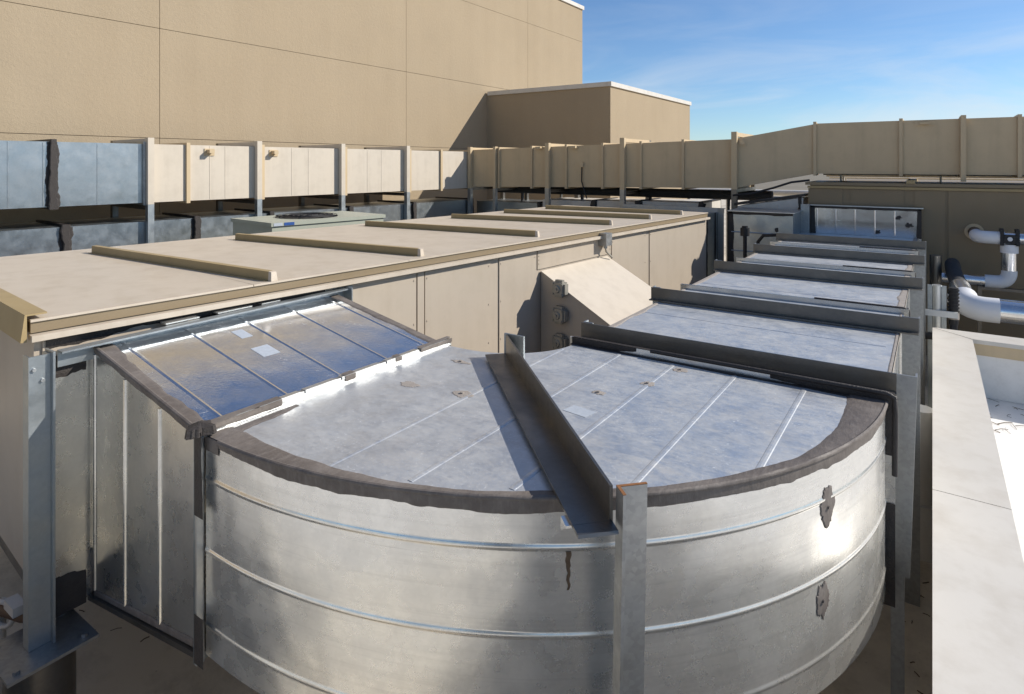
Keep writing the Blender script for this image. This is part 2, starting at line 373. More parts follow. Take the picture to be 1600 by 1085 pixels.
def thing(name, label, cat, loc, group=None):
    o = bpy.data.objects.new(name, None); C.objects.link(o); o.empty_display_size = 0.2
    o.location = V(loc[0], loc[1], loc[2] + EYE); MW[o] = Matrix.Translation(o.location)
    return tag(o, label, cat, group)
X, Y, Z = V(1, 0, 0), V(0, 1, 0), V(0, 0, 1)
FLOOR = -2.6

# ------------------------------------------------------------------ the setting: roof, lower ground, parapet, building
bm = B(); box(bm, (-40, -45, FLOOR - 0.6), (0.1, 60, FLOOR)); tag(build('roof', bm, 'roof', origin=(0, 0, FLOOR)), kind='structure')
bm = B(); box(bm, (0.1, 7.2, FLOOR - 0.6), (45, 60, FLOOR)); tag(build('roof', bm, 'roof', origin=(0, 0, FLOOR)), kind='structure')
bm = B(); box(bm, (0.1, -45, FLOOR - 0.6), (45, 7.2, -2.1)); tag(build('terrace_or_added_roof', bm, 'roof_white', origin=(0, 0, FLOOR)), kind='structure')
bm = B(); box(bm, (-3.6, -16, FLOOR - 0.3), (-0.001, 0.45, -1.74)); tag(build('terrace_or_added_roof', bm, 'roof_white', origin=(0, 0, FLOOR)), kind='structure')  # unseen raised roof, added so its sunlit top brightens the elbow's reflection
t = thing('added_dark_column', 'dark column added unseen behind the viewpoint, reflected in the elbow in place of the viewer', 'stand_in', (0.0, -0.5, -1.74))  # added out of view to put a dark band in the elbow's reflection
bm = B(); tube(bm, [(-0.12, -0.62, -1.739), (-0.12, -0.62, -0.05)], 0.29, 24); build('dark_column', bm, 'black', t, smooth=45)
bm = B(); tube(bm, [(-0.12, -0.62, -0.049), (-0.12, -0.62, 0.0)], [0.32, 0.28], 24); build('cap', bm, 'black', t, smooth=45)
bm = B(); vs = [bm.verts.new(V(sx * 2500, sy * 2500, -14)) for sx, sy in ((-1, -1), (1, -1), (1, 1), (-1, 1))]; bm.faces.new(vs)
tag(build('ground', bm, 'ground', origin=(0, 0, -14)), kind='structure')

PT = -1.58
t = thing('parapet_wall', 'low pale parapet with flat jointed metal cap turning a corner beside the silver duct', 'parapet', (0.15, 3, FLOOR))
bm = B(); box(bm, (0.012, -12, FLOOR + 0.002), (0.288, 7.19, PT - 0.03)); box(bm, (0.288, 6.96, -2.098), (12, 7.19, PT - 0.03)); build('wall', bm, 'roof_white', t)
bm = B(); box(bm, (0.288, 6.945, PT - 0.14), (12, 6.957, PT - 0.031)); build('fascia', bm, 'tan', t)
jy = [-12, -8.6, -5.3, -2.0, 1.35 , 3.62, 7.215]
for a, b in zip(jy, jy[1:]):
    bm = B(); x1 = 0.30
    prism(bm, [(0.0, a + 0.003, PT), (x1, a + 0.003, PT - 0.004), (x1, b - 0.003 if b < 7 else 6.93, PT - 0.004), (0.0, b - 0.003, PT)], (0, 0, -0.035)); build('cap', bm, 'cap', t, 0.004)
bm = B(); hexa(bm, [(0.004, 7.218, PT - 0.036), (0.304, 6.93, PT - 0.036), (6, 6.93, PT - 0.036), (6, 7.218, PT - 0.036)], [(0.004, 7.218, PT), (0.304, 6.93, PT), (6, 6.93, PT), (6, 7.218, PT)]); build('cap', bm, 'cap', t, 0.004)

# stucco building: panels with open joints over a dark backing
WX = -10.0
t = thing('stucco_building', 'tall tan stucco building wall with thin grid joints at upper left', 'building', (WX - 4, 6, FLOOR))
bm = B(); box(bm, (WX - 9, -14, FLOOR), (WX - 0.03, 18.90, 5.30)); build('wall_core', bm, 'joint', t)
ys = [-14, -6.0, -0.4, 4.83, 10.3, 15.45, 18.93]; zs = [FLOOR, 0.41, 2.13, 4.23, 5.34]
bm = B()
for a, b in zip(ys, ys[1:]):
    for c, d in zip(zs, zs[1:]): box(bm, (WX - 0.032, a + 0.004, c + 0.004), (WX, b - 0.004, d - 0.004))
box(bm, (WX - 9, 18.9, FLOOR), (WX - 0.035, 18.93, 5.3))
build('wall', bm, 'stucco', t, 0.006)
bm = B(); box(bm, (WX - 9.05, -14, 5.345), (WX + 0.045, 18.98, 5.47)); build('coping', bm, 'cap', t, 0.01)

t = thing('stair_penthouse', 'low tan stucco block with pale coping projecting from the tall building', 'building', (-8, 16, FLOOR))
bm = B(); box(bm, (WX + 0.002, 13.4, FLOOR), (-6.33, 19.2, 1.86)); build('wall', bm, 'stucco', t, 0.01)
bm = B(); box(bm, (WX + 0.05, 13.36, 1.862), (-6.29, 19.24, 1.97)); build('coping', bm, 'cap', t, 0.01)

# ------------------------------------------------------------------ beige air handling unit
A0 = atz(47, 500, -0.68); ANG = R(4.7)
FA = Frame((A0.x, A0.y, 0), ANG); AL = 7.75; AW = 2.45
AP = FA(-0.022, 0, 0); AN = FA.x
def face_y(px, py): return FA.inv(atp(px, py, AP, AN)).y
t = thing('air_handling_unit', 'long beige rooftop air handler with ridged roof straps and a sloped side hood', 'air handler', FA(-1.2, 4, FLOOR))
bm = B(); box(bm, (-AW + 0.03, 0.02, -1.87), (-0.03, AL, -0.745), FA); build('casing', bm, 'beige', t, 0.004)
bm = B(); box(bm, (-AW + 0.08, 0.06, -2.02), (-0.06, AL - 0.05, -1.872), FA)
build('base_frame', bm, 'steel_dark', t, 0.004)
for yy in (0.9, 3.6, 6.6):
    for xx in (-0.45, -2.1):
        bm = B(); disc(bm, FA(xx, yy, FLOOR), Z, 0.12, 0.58, 20); build('pier', bm, 'roof_white', t, smooth=40)
# roof sheets between the straps
strap_px = [((147, 385), (438, 428)), ((370, 366), (660, 390)), ((572, 346), (842, 362)), ((706, 335), (957, 345)), ((788, 327.5), (1018, 336.5)), ((853, 321.5), (1067, 330))]
SZ = -0.632
straps = [(FA.inv(atz(*a, SZ)), FA.inv(atz(*b, SZ))) for a, b in strap_px]
cuts = [0.0] + [max(0, (a.y + b.y) / 2) for a, b in straps] + [AL]
for a, b in zip(cuts, cuts[1:]):
    bm = B(); box(bm, (-AW, a + 0.002, -0.693), (0.0, b - 0.002, -0.682), FA); build('roof_sheet', bm, 'beige_roof', t, 0.005)
for (a, b) in straps:
    pa, pb = FA(a.x, a.y, -0.6815), FA(min(b.x, -0.01), b.y, -0.6815); d = (pb - pa).normalized(); s = d.cross(Z)   # s points to the camera side
    bm = B()
    prism(bm, [pa + s * 0.040, pa + s * 0.040 + Z * 0.004, pa + s * 0.018 + Z * 0.005, pa + s * 0.016 + Z * 0.054, pa - s * 0.020 + Z * 0.055, pa - s * 0.020], (pb - pa) - d * 0.03)
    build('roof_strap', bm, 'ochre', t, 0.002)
    bm = B(); e = pb - d * 0.029
    hexa(bm, [e + s * 0.022, e - s * 0.022, e - s * 0.022 + d * 0.03, e + s * 0.022 + d * 0.03],
         [e + s * 0.018 + Z * 0.056, e - s * 0.021 + Z * 0.057, e - s * 0.018 + d * 0.022 + Z * 0.052, e + s * 0.016 + d * 0.022 + Z * 0.052]); build('strap_end_cap', bm, 'beige_roof', t, 0.002)
bm = B()
prism(bm, [FA(-AW, -0.035, -0.775), FA(-AW, -0.012, -0.775), FA(-AW, -0.012, -0.662), FA(-AW, 0.06, -0.662), FA(-AW, 0.06, -0.655), FA(-AW, -0.02, -0.655)], FA.x * (AW + 0.005))
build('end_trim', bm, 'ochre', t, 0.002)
bm = B(); box(bm, (-AW + 0.01, 0.004, -0.742), (-0.010, AL - 0.004, -0.6935), FA); build('eave_strip', bm, 'brown_tan', t)
bm = B(); smear(bm, FA(-0.0195, 0.06, -0.776), FA(-0.0195, 1.5, -0.776), V(0, 0, -1), FA.x, 0.04, 0.03, 171, 0.003, 5); build('eave_sealant', bm, 'sealant_dark', t)
bm = B(); box(bm, (-0.029, 0.0, -0.775), (0.030, AL, -0.748), FA); build('eave_trim', bm, 'beige_roof', t, 0.004)
# side panels
def side_panel(y0, y1, z0=-1.84, z1=-0.79):
    bm = B(); box(bm, (-0.0295, y0, z0), (-0.020, y1, z1), FA); 
    k = max(2, int((z1 - z0) / 0.28))
    for yy in (y0 + 0.02, y1 - 0.02):
        for i in range(k + 1): screw(bm, FA(-0.020, yy, z0 + 0.05 + (z1 - z0 - 0.1) * i / k), FA.x, 0.007)
    build('side_panel', bm, 'beige', t, 0.003)
seam = [face_y(px, 480) for px in (650, 664, 766, 780)]
hy0, hy1 = FA.inv(atp(845, 405, AP, AN)).y, FA.inv(atp(947, 391, AP, AN)).y
s_r = [face_y(1009, 420), face_y(1015, 420)]
side_panel(0.05, 1.55); side_panel(1.6, seam[0]); side_panel(seam[1], seam[2]); side_panel(seam[3], hy0 - 0.07)
bm = B(); box(bm, (-0.0295, seam[0] + 0.012, -1.84), (-0.018, seam[1] - 0.012, -0.79), FA); build('mullion', bm, 'beige', t, 0.002)
side_panel(hy0 - 0.05, hy1 + 0.1, -0.96, -0.79); side_panel(hy1 + 0.12, s_r[0]); side_panel(s_r[1], AL - 0.06)
# sloped hood on its side
HD, HZ0, HSL, HB = 0.98, -0.985, 0.53, -1.86
bm = B()
prism(bm, [FA(-0.019, hy0, HZ0), FA(HD, hy0, HZ0 - HSL * HD), FA(HD, hy0, HB), FA(-0.019, hy0, HB)], FA.y * (hy1 - hy0))
hood = build('rain_hood', bm, 'beige', t, 0.004)
bm = B(); nrm = (FA.x * HSL + Z).normalized()
a, b = FA(-0.018, hy0 - 0.008, HZ0 + 0.003), FA(HD + 0.012, hy0 - 0.008, HZ0 - HSL * (HD + 0.012) + 0.003)
prism(bm, [a, b, b + nrm * 0.006, a + nrm * 0.006], FA.y * (hy1 - hy0 + 0.016)); build('hood_top', bm, 'beige_duct', hood, 0.002)
HP = FA(0, hy0, 0)
for py in (450, 491, 534):
    p = atp(878, py, HP, FA.y); q = FA.inv(p); bm = B()
    box(bm, (q.x - 0.055, hy0 - 0.075, p.z - 0.058), (q.x + 0.055, hy0 - 0.001, p.z + 0.058), FA)
    box(bm, (q.x - 0.035, hy0 - 0.055, p.z + 0.0585), (q.x + 0.040, hy0 - 0.02, p.z + 0.078), FA)
    box(bm, (q.x - 0.040, hy0 - 0.055, p.z - 0.078), (q.x + 0.035, hy0 - 0.02, p.z - 0.0585), FA)
    box(bm, (q.x + 0.0555, hy0 - 0.060, p.z - 0.045), (q.x + 0.075, hy0 - 0.01, p.z + 0.045), FA)
    disc(bm, FA(q.x - 0.005, hy0 - 0.0755, p.z), -FA.y, 0.036, 0.012, 20, 0.030); disc(bm, FA(q.x - 0.005, hy0 - 0.087, p.z), -FA.y, 0.012, 0.012, 10)
    for sx in (-1, 1):
        for sz in (-1, 1): disc(bm, FA(q.x + sx * 0.043, hy0 - 0.0755, p.z + sz * 0.046), -FA.y, 0.008, 0.008, 8)
    build('damper_actuator', bm, 'grey_box', hood, 0.004)
p = FA.inv(atp(848, 492, AP, AN)); bm = B()
disc(bm, FA(0.03, p.y + 0.03, -1.62), Z, 0.035, 0.16, 12); disc(bm, FA(0.03, p.y + 0.03, -1.46), Z, 0.048, 0.05, 12); box(bm, (-0.018, p.y + 0.0, -1.53), (0.01, p.y + 0.06, -1.45), FA)
tube(bm, [FA(0.03, p.y + 0.03, -1.62), FA(0.03, p.y + 0.03, -1.85)], 0.013, 8)
build('conduit_fitting', bm, 'grey_box', t, 0.003)
q = FA.inv(atp(946, 374, FA(0.03, 0, 0), AN)); bm = B()
box(bm, (-0.018, q.y - 0.06, q.z - 0.065), (0.075, q.y + 0.06, q.z + 0.065), FA); disc(bm, FA(0.03, q.y, q.z - 0.065), -Z, 0.02, 0.03, 10)
sb = build('sensor_box', bm, 'steel', t, 0.006)
bm = B(); tube(bm, [FA(0.03, q.y, q.z - 0.09), FA(0.032, q.y + 0.01, q.z - 0.13), FA(0.05, q.y + 0.05, q.z - 0.17), FA(0.06, q.y + 0.09, HZ0 + 0.0)], 0.010, 8); build('cable', bm, 'grey_box', sb, smooth=60)

# ------------------------------------------------------------------ galvanised supply duct: transition, elbow, straight run
YN, YF, DT, DB = 1.228, 2.60, -1.0, -1.80            # near/far side, top, bottom at the elbow
XT0, XT1 = -3.17, -2.235                             # transition start and end
TZ0, TB0 = -0.822, -1.95
t = thing('transition_duct', 'bright tapering sheet steel duct joining the beige air handler to the curved elbow', 'duct', ((XT0 + XT1) / 2, 1.9, DB), 'galvanised duct sections')
tn = V(-(DT - TZ0), 0, XT1 - XT0).normalized()
bm = B()
prism(bm, [(XT0, YN, TZ0), (XT1, YN, DT), (XT1, YN, DT - 0.004), (XT0, YN, TZ0 - 0.004)], (0, YF - YN, 0))
for yy in (1.34, 1.63, 1.92, 2.215, 2.50): bead(bm, (XT0, yy, TZ0), (XT1, yy, DT), tn, Y, 0.024, 0.003)
build('top_panel', bm, 'galv_clean', t)
bm = B()
hexa(bm, [(XT0, YN + 0.0, TB0), (XT1, YN, DB), (XT1, YN + 0.004, DB), (XT0, YN + 0.004, TB0)], [(XT0, YN, TZ0 - 0.001), (XT1, YN, DT - 0.001), (XT1, YN + 0.004, DT - 0.001), (XT0, YN + 0.004, TZ0 - 0.001)])
for xx in (-3.125, -2.835, -2.54):
    f = (xx - XT0) / (XT1 - XT0); bead(bm, (xx, YN, TB0 + (DB - TB0) * f + 0.02), (xx, YN, TZ0 + (DT - TZ0) * f - 0.03), -Y, X, 0.022, 0.008)
build('side_panel', bm, 'galv_mid', t)
bm = B(); hexa(bm, [(XT0, YF - 0.004, TB0), (XT1, YF - 0.004, DB), (XT1, YF, DB), (XT0, YF, TB0)], [(XT0, YF - 0.004, TZ0 - 0.005), (XT1, YF - 0.004, DT - 0.005), (XT1, YF, DT - 0.005), (XT0, YF, TZ0 - 0.005)]); build('side_panel', bm, 'galv_mid', t)
bm = B(); hexa(bm, [(XT0, YN + 0.004, TB0 - 0.004), (XT1, YN + 0.004, DB - 0.004), (XT1, YF - 0.004, DB - 0.004), (XT0, YF - 0.004, TB0 - 0.004)], [(XT0, YN + 0.004, TB0), (XT1, YN + 0.004, DB), (XT1, YF - 0.004, DB), (XT0, YF - 0.004, TB0)]); build('bottom_panel', bm, 'galv_mid', t)
bm = B(); ea, eb = V(XT0 + 0.03, YN, TZ0 - 0.005), V(XT1, YN, DT)
smear(bm, ea, eb, Y, tn, 0.055, 0.03, 1, 0.003, 4, w_end=0.045); smear(bm, ea, eb, -Z, -Y, 0.022, 0.01, 2, 0.003, 5)
tube(bm, [ea.lerp(eb, i / 20) + tn * 0.002 for i in range(21)], 0.009, 8)
smear(bm, (XT0, YF, TZ0 - 0.002), (XT1, YF, DT), -Y, tn, 0.05, 0.03, 5, 0.005)
smear(bm, (XT0 + .02, YN, TB0 + 0.0), (XT1, YN, DB), Z, -Y, 0.025, 0.01, 8, 0.004); smear(bm, (XT0 + 0.01, YN, TB0), (XT0 + 0.01, YN, TB0 + 0.2), X, -Y, 0.04, 0.02, 9, 0.004)
build_split('sealant', bm, 'sealant', t)
bm = B(); box(bm, (-3.237, 1.075, -1.98), (-3.16, 1.2275, -0.835)); build('collar', bm, 'galv_mid', t, 0.004)
bm = B(); smear(bm, (-3.1595, 1.08, -0.836), (-3.1595, 1.205, -0.836), V(0, 0, -1), X, 0.09, 0.03, 141, 0.004, 9); smear(bm, (-3.1595, 1.08, -1.979), (-3.1595, 1.205, -1.979), Z, X, 0.16, 0.03, 142, 0.004, 9); build_split('collar_sealant', bm, 'sealant_dark', t)
bm = B(); angle(bm, (XT0, YN - 0.016, TB0 - 0.006), (XT1, YN - 0.016, DB - 0.006), Y, V(0, 0, -1), 0.03, 0.02, 0.004); build('bottom_edge_angle', bm, 'steel_dark', t)
bm = B()
for px, py, ru, rv in ((415, 548, 0.055, 0.045), (378, 522, 0.05, 0.03)):
    p = atp(px, py, V(XT1, YN, DT), tn); u = V(XT1 - XT0, 0, DT - TZ0).normalized()
    prism(bm, [p + u * sx * ru + Y * sy * rv + tn * 0.0012 for sx, sy in ((-1, -1), (1, -1), (1, 1), (-1, 1))], tn * -0.0008)
build_split('paper_label', bm, 'sticker', t)

# flange joint between transition and elbow
ZF = DT + 0.006
def flange_ring(parent, x0, x1, top, mat='galv_dull'):
    """standing flange round a duct running along X"""
    bm = B()
    box(bm, (x0, YN - 0.030, DT + 0.001), (x1, YF + 0.03, DT + top)); box(bm, (x0, YN - 0.030, DB - 0.03), (x1, YN - 0.0005, DT + 0.0005))
    box(bm, (x0, YF + 0.0005, DB - 0.03), (x1, YF + 0.03, DT + 0.0005)); box(bm, (x0, YN, DB - 0.03), (x1, YF, DB - 0.005))
    return build('flange', bm, mat, parent, 0.002)
flange_ring(t, XT1 + 0.001, XT1 + 0.012, 0.032)
bm = B(); smear(bm, (XT1 + 0.010, YN - 0.0305, DT + 0.03), (XT1 + 0.010, YN - 0.0305, DT - 0.28), X, -Y, 0.05, 0.012, 21, 0.002); smear(bm, (XT1 + 0.010, YN - 0.0305, DB + 0.16), (XT1 + 0.01, YN - 0.0305, DB - 0.02), X, -Y, 0.05, 0.012, 22, 0.002)
blob(bm, (XT1 + 0.02, YN - 0.015, DT + 0.014), X, Y, Z, 0.045, 0.05, 3, 0.03); build_split('joint_sealant', bm, 'sealant_dark', t)

EC = V(-2.115, 3.02, 0); RXO, RYO, RXI, RYI = 1.952, 1.792, 0.47, 0.42
def eo(th, off=0.0, z=0.0):
    n = V(math.sin(th) / RXO, -math.cos(th) / RYO, 0).normalized()
    return EC + V(RXO * math.sin(th), -RYO * math.cos(th), z) + n * off
def ei(th, off=0.0, z=0.0):
    n = V(math.sin(th) / RXI, -math.cos(th) / RYI, 0).normalized()
    return EC + V(RXI * math.sin(th), -RYI * math.cos(th), z) + n * off
def en(th): return V(math.sin(th) / RXO, -math.cos(th) / RYO, 0).normalized()
NS = 96; TH = [i / NS * math.pi / 2 for i in range(NS + 1)]
t = thing('elbow_duct', 'big curved sheet steel duct elbow sealed with brown mastic in the foreground', 'duct', (EC.x, EC.y, DB), 'galvanised duct sections')
bm = B(); prevr = None
for th in TH:
    row = [bm.verts.new(ei(th, 0, DT)), bm.verts.new(eo(th, 0, DT)), bm.verts.new(eo(th, 0, DT - 0.004)), bm.verts.new(ei(th, 0, DT - 0.004))]
    if prevr:
        for j in range(4): bm.faces.new((prevr[j], row[j], row[(j + 1) % 4], prevr[(j + 1) % 4]))
    prevr = row
XL = XT1 + 0.032                                    # straight lip back to the flange
box(bm, (XL, EC.y - RYO, DT - 0.004), (EC.x, EC.y - RYI, DT))
for xb in (-1.654, -1.36, -1.067, -0.77, -0.47):
    s = (xb - EC.x); y0 = EC.y - RYO * math.sqrt(max(0, 1 - (s / RXO) ** 2)) + 0.05
    y1 = EC.y - RYI * math.sqrt(max(0, 1 - (s / RXI) ** 2)) - 0.04 if abs(s) < RXI else 2.99
    bead(bm, (xb, y0, DT), (xb, y1, DT), Z, X, 0.028, 0.0022)
build('top_panel', bm, 'galv_top', t)
# outer side with rolled beads
prof = [(DB, 0), (DT - 0.006, 0)]
rows = [(DB, 0.0)]
for zb in (-1.685, -1.415, -1.15):
    rows += [(zb - 0.0165, 0.0), (zb - 0.0135, 0.0), (zb - 0.011, 0.0), (zb - 0.007, 0.0015), (zb - 0.003, 0.0036), (zb + 0.003, 0.0036), (zb + 0.007, 0.0015), (zb + 0.011, 0.0), (zb + 0.0135, 0.0), (zb + 0.0165, 0.0)]
rows += [(DT - 0.005, 0.0)]
bm = B(); grid = []
for th in TH: grid.append([bm.verts.new(eo(th, o, z)) for z, o in rows])
lip = [bm.verts.new(eo(0, o, z) + V(XL - EC.x, 0, 0)) for z, o in rows]
grid.insert(0, lip)
inner = [[bm.verts.new(eo(th, -0.004, z)) for z in (DB, DT - 0.005)] for th in TH]
for a, b in zip(grid, grid[1:]):
    for j in range(len(rows) - 1): bm.faces.new((a[j], b[j], b[j + 1], a[j + 1]))
for a, b in zip(inner, inner[1:]): bm.faces.new((a[0], a[1], b[1], b[0]))
build('outer_side', bm, 'galv_side', t, smooth=50)
bm = B(); g = [[bm.verts.new(ei(th, 0, z)) for z in (DB, DT - 0.005)] for th in TH]
for a, b in zip(g, g[1:]): bm.faces.new((a[0], a[1], b[1], b[0]))
build('inner_side', bm, 'galv_side', t, smooth=50)
bm = B(); g = [[bm.verts.new(ei(th, 0, DB)), bm.verts.new(eo(th, 0, DB - 0.001))] for th in TH]
for a, b in zip(g, g[1:]): bm.faces.new((a[0], b[0], b[1], a[1]))
build('bottom_panel', bm, 'galv_side', t)
# brushed mastic round the rim
bm = B(); prev = None; prev2 = None; M = 420
for i in range(M + 1):
    th = i / M * math.pi / 2; s = th * 1.87
    w_top = 0.030 + rag(s, 31, 0.018, 2.3) + (0.07 if s < 0.7 else 0) * max(0, 1 - s / 0.7) + (0.11 * max(0, (s - 2.1) / 0.85) if s > 2.1 else 0)
    w_top = max(0.018, w_top)
    row = [bm.verts.new(eo(th, 0.002, DT + 0.006)), bm.verts.new(eo(th, -w_top * 0.9, DT + 0.005)), bm.verts.new(eo(th, -w_top - 0.003, DT + 0.0006))]
    dep = max(0.014, 0.036 + rag(s, 44, 0.020, 2.4) + 0.014 * math.exp(-((s - 1.3) / 0.5) ** 2) + 0.03 * max(0, noise.noise(V(s * 9, 3.3, 1.7)) - 0.42) - 0.012 * max(0, 1 - s / 0.35))
    row2 = [bm.verts.new(eo(th, 0.0045, DT + 0.004)), bm.verts.new(eo(th, 0.003, DT - dep * 0.92)), bm.verts.new(eo(th, 0.0008, DT - dep - 0.003))]
    if prev:
        for j in range(2):
            bm.faces.new((prev[j], row[j], row[j + 1], prev[j + 1])); bm.faces.new((prev2[j], row2[j], row2[j + 1], prev2[j + 1]))
    prev, prev2 = row, row2
tube(bm, [eo(th, 0.003, DT + 0.0) for th in TH], 0.0085, 8)
smear(bm, (XL, EC.y - RYO, DT), (EC.x, EC.y - RYO, DT), Y, Z, 0.10, 0.02, 51, 0.005); smear(bm, (XL, EC.y - RYO, DT + 0.004), (EC.x, EC.y - RYO, DT + 0.004), -Z, -Y, 0.05, 0.01, 52, 0.004)
build('rim_sealant', bm, 'sealant', t, smooth=45)
def osurf(th0, z0):
    def f(x, y, l): return eo(th0 + x / 1.87, 0.0008 + l, z0 + y)
    return f
def oth(px, py):
    best = min(TH, key=lambda th: abs((lambda p: 800 + F_PX * (p.x * CY + p.y * SY) / (-p.x * SY + p.y * CY))(eo(th)) - px)); p = eo(best); D = -p.x * SY + p.y * CY
    return best, (HOR - py) / F_PX * D
bm = B()
for k, (px, py, ru, rv) in enumerate(((1289, 792, 0.026, 0.062), (1281, 938, 0.022, 0.06))):
    th, z = oth(px, py); blob(bm, (0, 0, 0), X, Y, Z, ru * 1.7, rv, 5 + k * 3, 0.0025, 60, osurf(th, z), 0.24)
    disc(bm, eo(th, 0.004, z), en(th), 0.006, 0.006, 8)
build_split('sealant_patch', bm, 'sealant', t)
bm = B()
for k, (px, py, ru, rv) in enumerate(((722, 616, 0.055, 0.032), (640, 601, 0.05, 0.03), (935, 614, 0.032, 0.022), (1012, 600, 0.036, 0.03), (1063, 579, 0.035, 0.03), (720, 566, 0.06, 0.02))):
    p = atz(px, py, DT); blob(bm, p, X, Y, Z, ru, rv, 20 + k * 2.3, 0.0018, 50, None, 0.26)
    if k not in (1,): disc(bm, (p.x, p.y, DT + 0.001), Z, 0.008, 0.008, 8)
MAT['patch'] = plain('tan_mastic_smudge', (0.37, 0.33, 0.29), 0.7, 0, 0.5, 25, 0.3, 0.003)
build_split('top_sealant_patch', bm, 'patch', t)
bm = B(); th, z = oth(888, 862)
prevs = None
for i in range(26):
    q = i / 25; wd = (0.008 + 0.004 * noise.noise(V(i * 0.4, 2, 1))) * (1 - 0.6 * q) ; cx = 0.004 * noise.noise(V(i * 0.25, 7, 1))
    row = [bm.verts.new(eo(th + (cx + sgn * wd) / 1.85, 0.0016, z - 0.115 * q)) for sgn in (-1, 1)]
    if prevs: bm.faces.new((prevs[0], prevs[1], row[1], row[0]))
    prevs = row
build('rust_drip', bm, 'rust_stain', t)
bm = B(); c = atz(905, 642, DT + 0.0012); 
prism(bm, [c + V(*q, 0) for q in ((-0.06, -0.03), (0.05, -0.045), (0.065, 0.025), (-0.045, 0.04))], (0, 0, -0.0007)); build_split('paper_label', bm, 'sticker', t)
# flange joint with cleats along the transition side
x0 = XT1 + 0.013
bm = B(); box(bm, (x0, YN - 0.03, DT + 0.001), (x0 + 0.010, YF + 0.03, DT + 0.032)); box(bm, (x0, YN - 0.03, DB - 0.03), (x0 + 0.010, YN - 0.0005, DT + 0.0005)); box(bm, (x0, YF, DB - 0.03), (x0 + 0.01, YF + 0.03, DT))
angle(bm, (x0 + 0.0105, YN - 0.02, DT + 0.0008), (x0 + 0.0105, YF + 0.02, DT + 0.0008), X, Z, 0.014, 0.022, 0.003); build('flange', bm, 'bright', t, 0.001)
bm = B(); yy = YN + 0.02; k = 0; random.seed(4)
while yy < YF - 0.05:
    L = random.uniform(0.16, 0.24); y1 = min(yy + L, YF + 0.01)
    prism(bm, [(XT1 - 0.004, yy, DT + 0.026), (XT1 - 0.004, yy, DT + 0.0345), (x0 + 0.014, yy, DT + 0.0365), (x0 + 0.016, yy, DT + 0.022), (x0 + 0.0135, yy, DT + 0.022), (x0 + 0.0115, yy, DT + 0.0335)], (0, y1 - yy, 0)); yy = y1 + random.uniform(0.02, 0.05)
build_split('drive_cleat', bm, 'bright', t, 0.001)
bm = B()
for a, b, s in ((YN - 0.02, 1.55, 1), (1.88, 1.94, 2), (2.2, 2.24, 3), (2.38, YF + 0.03, 4)):
    smear(bm, (XT1 - 0.006, a, DT + 0.037), (XT1 - 0.006, b, DT + 0.037), X, Z, 0.03, 0.012, s, 0.002)
    smear(bm, (x0 + 0.0165, a, DT + 0.036), (x0 + 0.0165, b, DT + 0.036), -Z, X, 0.02, 0.008, s + 9, 0.002)
smear(bm, (x0 + 0.04, YN, DT), (x0 + 0.04, 1.6, DT), X, Z, 0.05, 0.04, 15, 0.003, 8, w_end=0.01)
build_split('joint_sealant', bm, 'sealant', t)
# flange at the elbow outlet
def yflange(parent, y0, x0=-1.645, x1=-0.163, mat='galv_dull', seal=True, seed=1, half=0.012, top=0.036):
    bm = B(); box(bm, (x0 - 0.03, y0, DT + 0.001), (x1 + 0.034, y0 + half, DT + top)); box(bm, (x1 + 0.0005, y0, DB - 0.02), (x1 + 0.034, y0 + half, DT + 0.0005)); box(bm, (x0 - 0.03, y0, DB - 0.02), (x0 - 0.0005, y0 + half, DT + 0.0005))
    build('flange', bm, mat, parent, 0.002)
yflange(t, 3.022, mat='galv_side', seed=2)
bm = B()
smear(bm, (-1.66, 3.0215, DT + 0.038), (-1.28, 3.0215, DT + 0.038), -Z, -Y, 0.05, 0.015, 61, 0.003, w_end=0.02); smear(bm, (-0.62, 3.0215, DT + 0.038), (-0.128, 3.0215, DT + 0.038), -Z, -Y, 0.03, 0.012, 62, 0.003, w_end=0.05)
smear(bm, (-1.66, 3.02, DT), (-0.17, 3.02, DT), -Y, Z, 0.022, 0.012, 63, 0.004)
smear(bm, (-1.66, 3.0215, DT + 0.036), (-0.13, 3.0215, DT + 0.036), Y, Z, 0.025, 0.008, 65, 0.003)
tube(bm, [(-1.2, 3.02, DT + 0.037), (-0.16, 3.02, DT + 0.037), (-0.13, 3.02, DT + 0.025), (-0.128, 3.018, DT - 0.05), (-0.13, 3.018, DT - 0.30)], 0.011, 8)
smear(bm, (-0.128, 3.0205, DT + 0.03), (-0.128, 3.0205, DT - 0.22), -X, -Y, 0.05, 0.01, 66, 0.003); smear(bm, (-0.128, 3.0205, DT - 0.42), (-0.128, 3.0205, DB - 0.05), -X, -Y, 0.05, 0.012, 67, 0.003)
build_split('outlet_sealant', bm, 'sealant_dark', t, smooth=50)

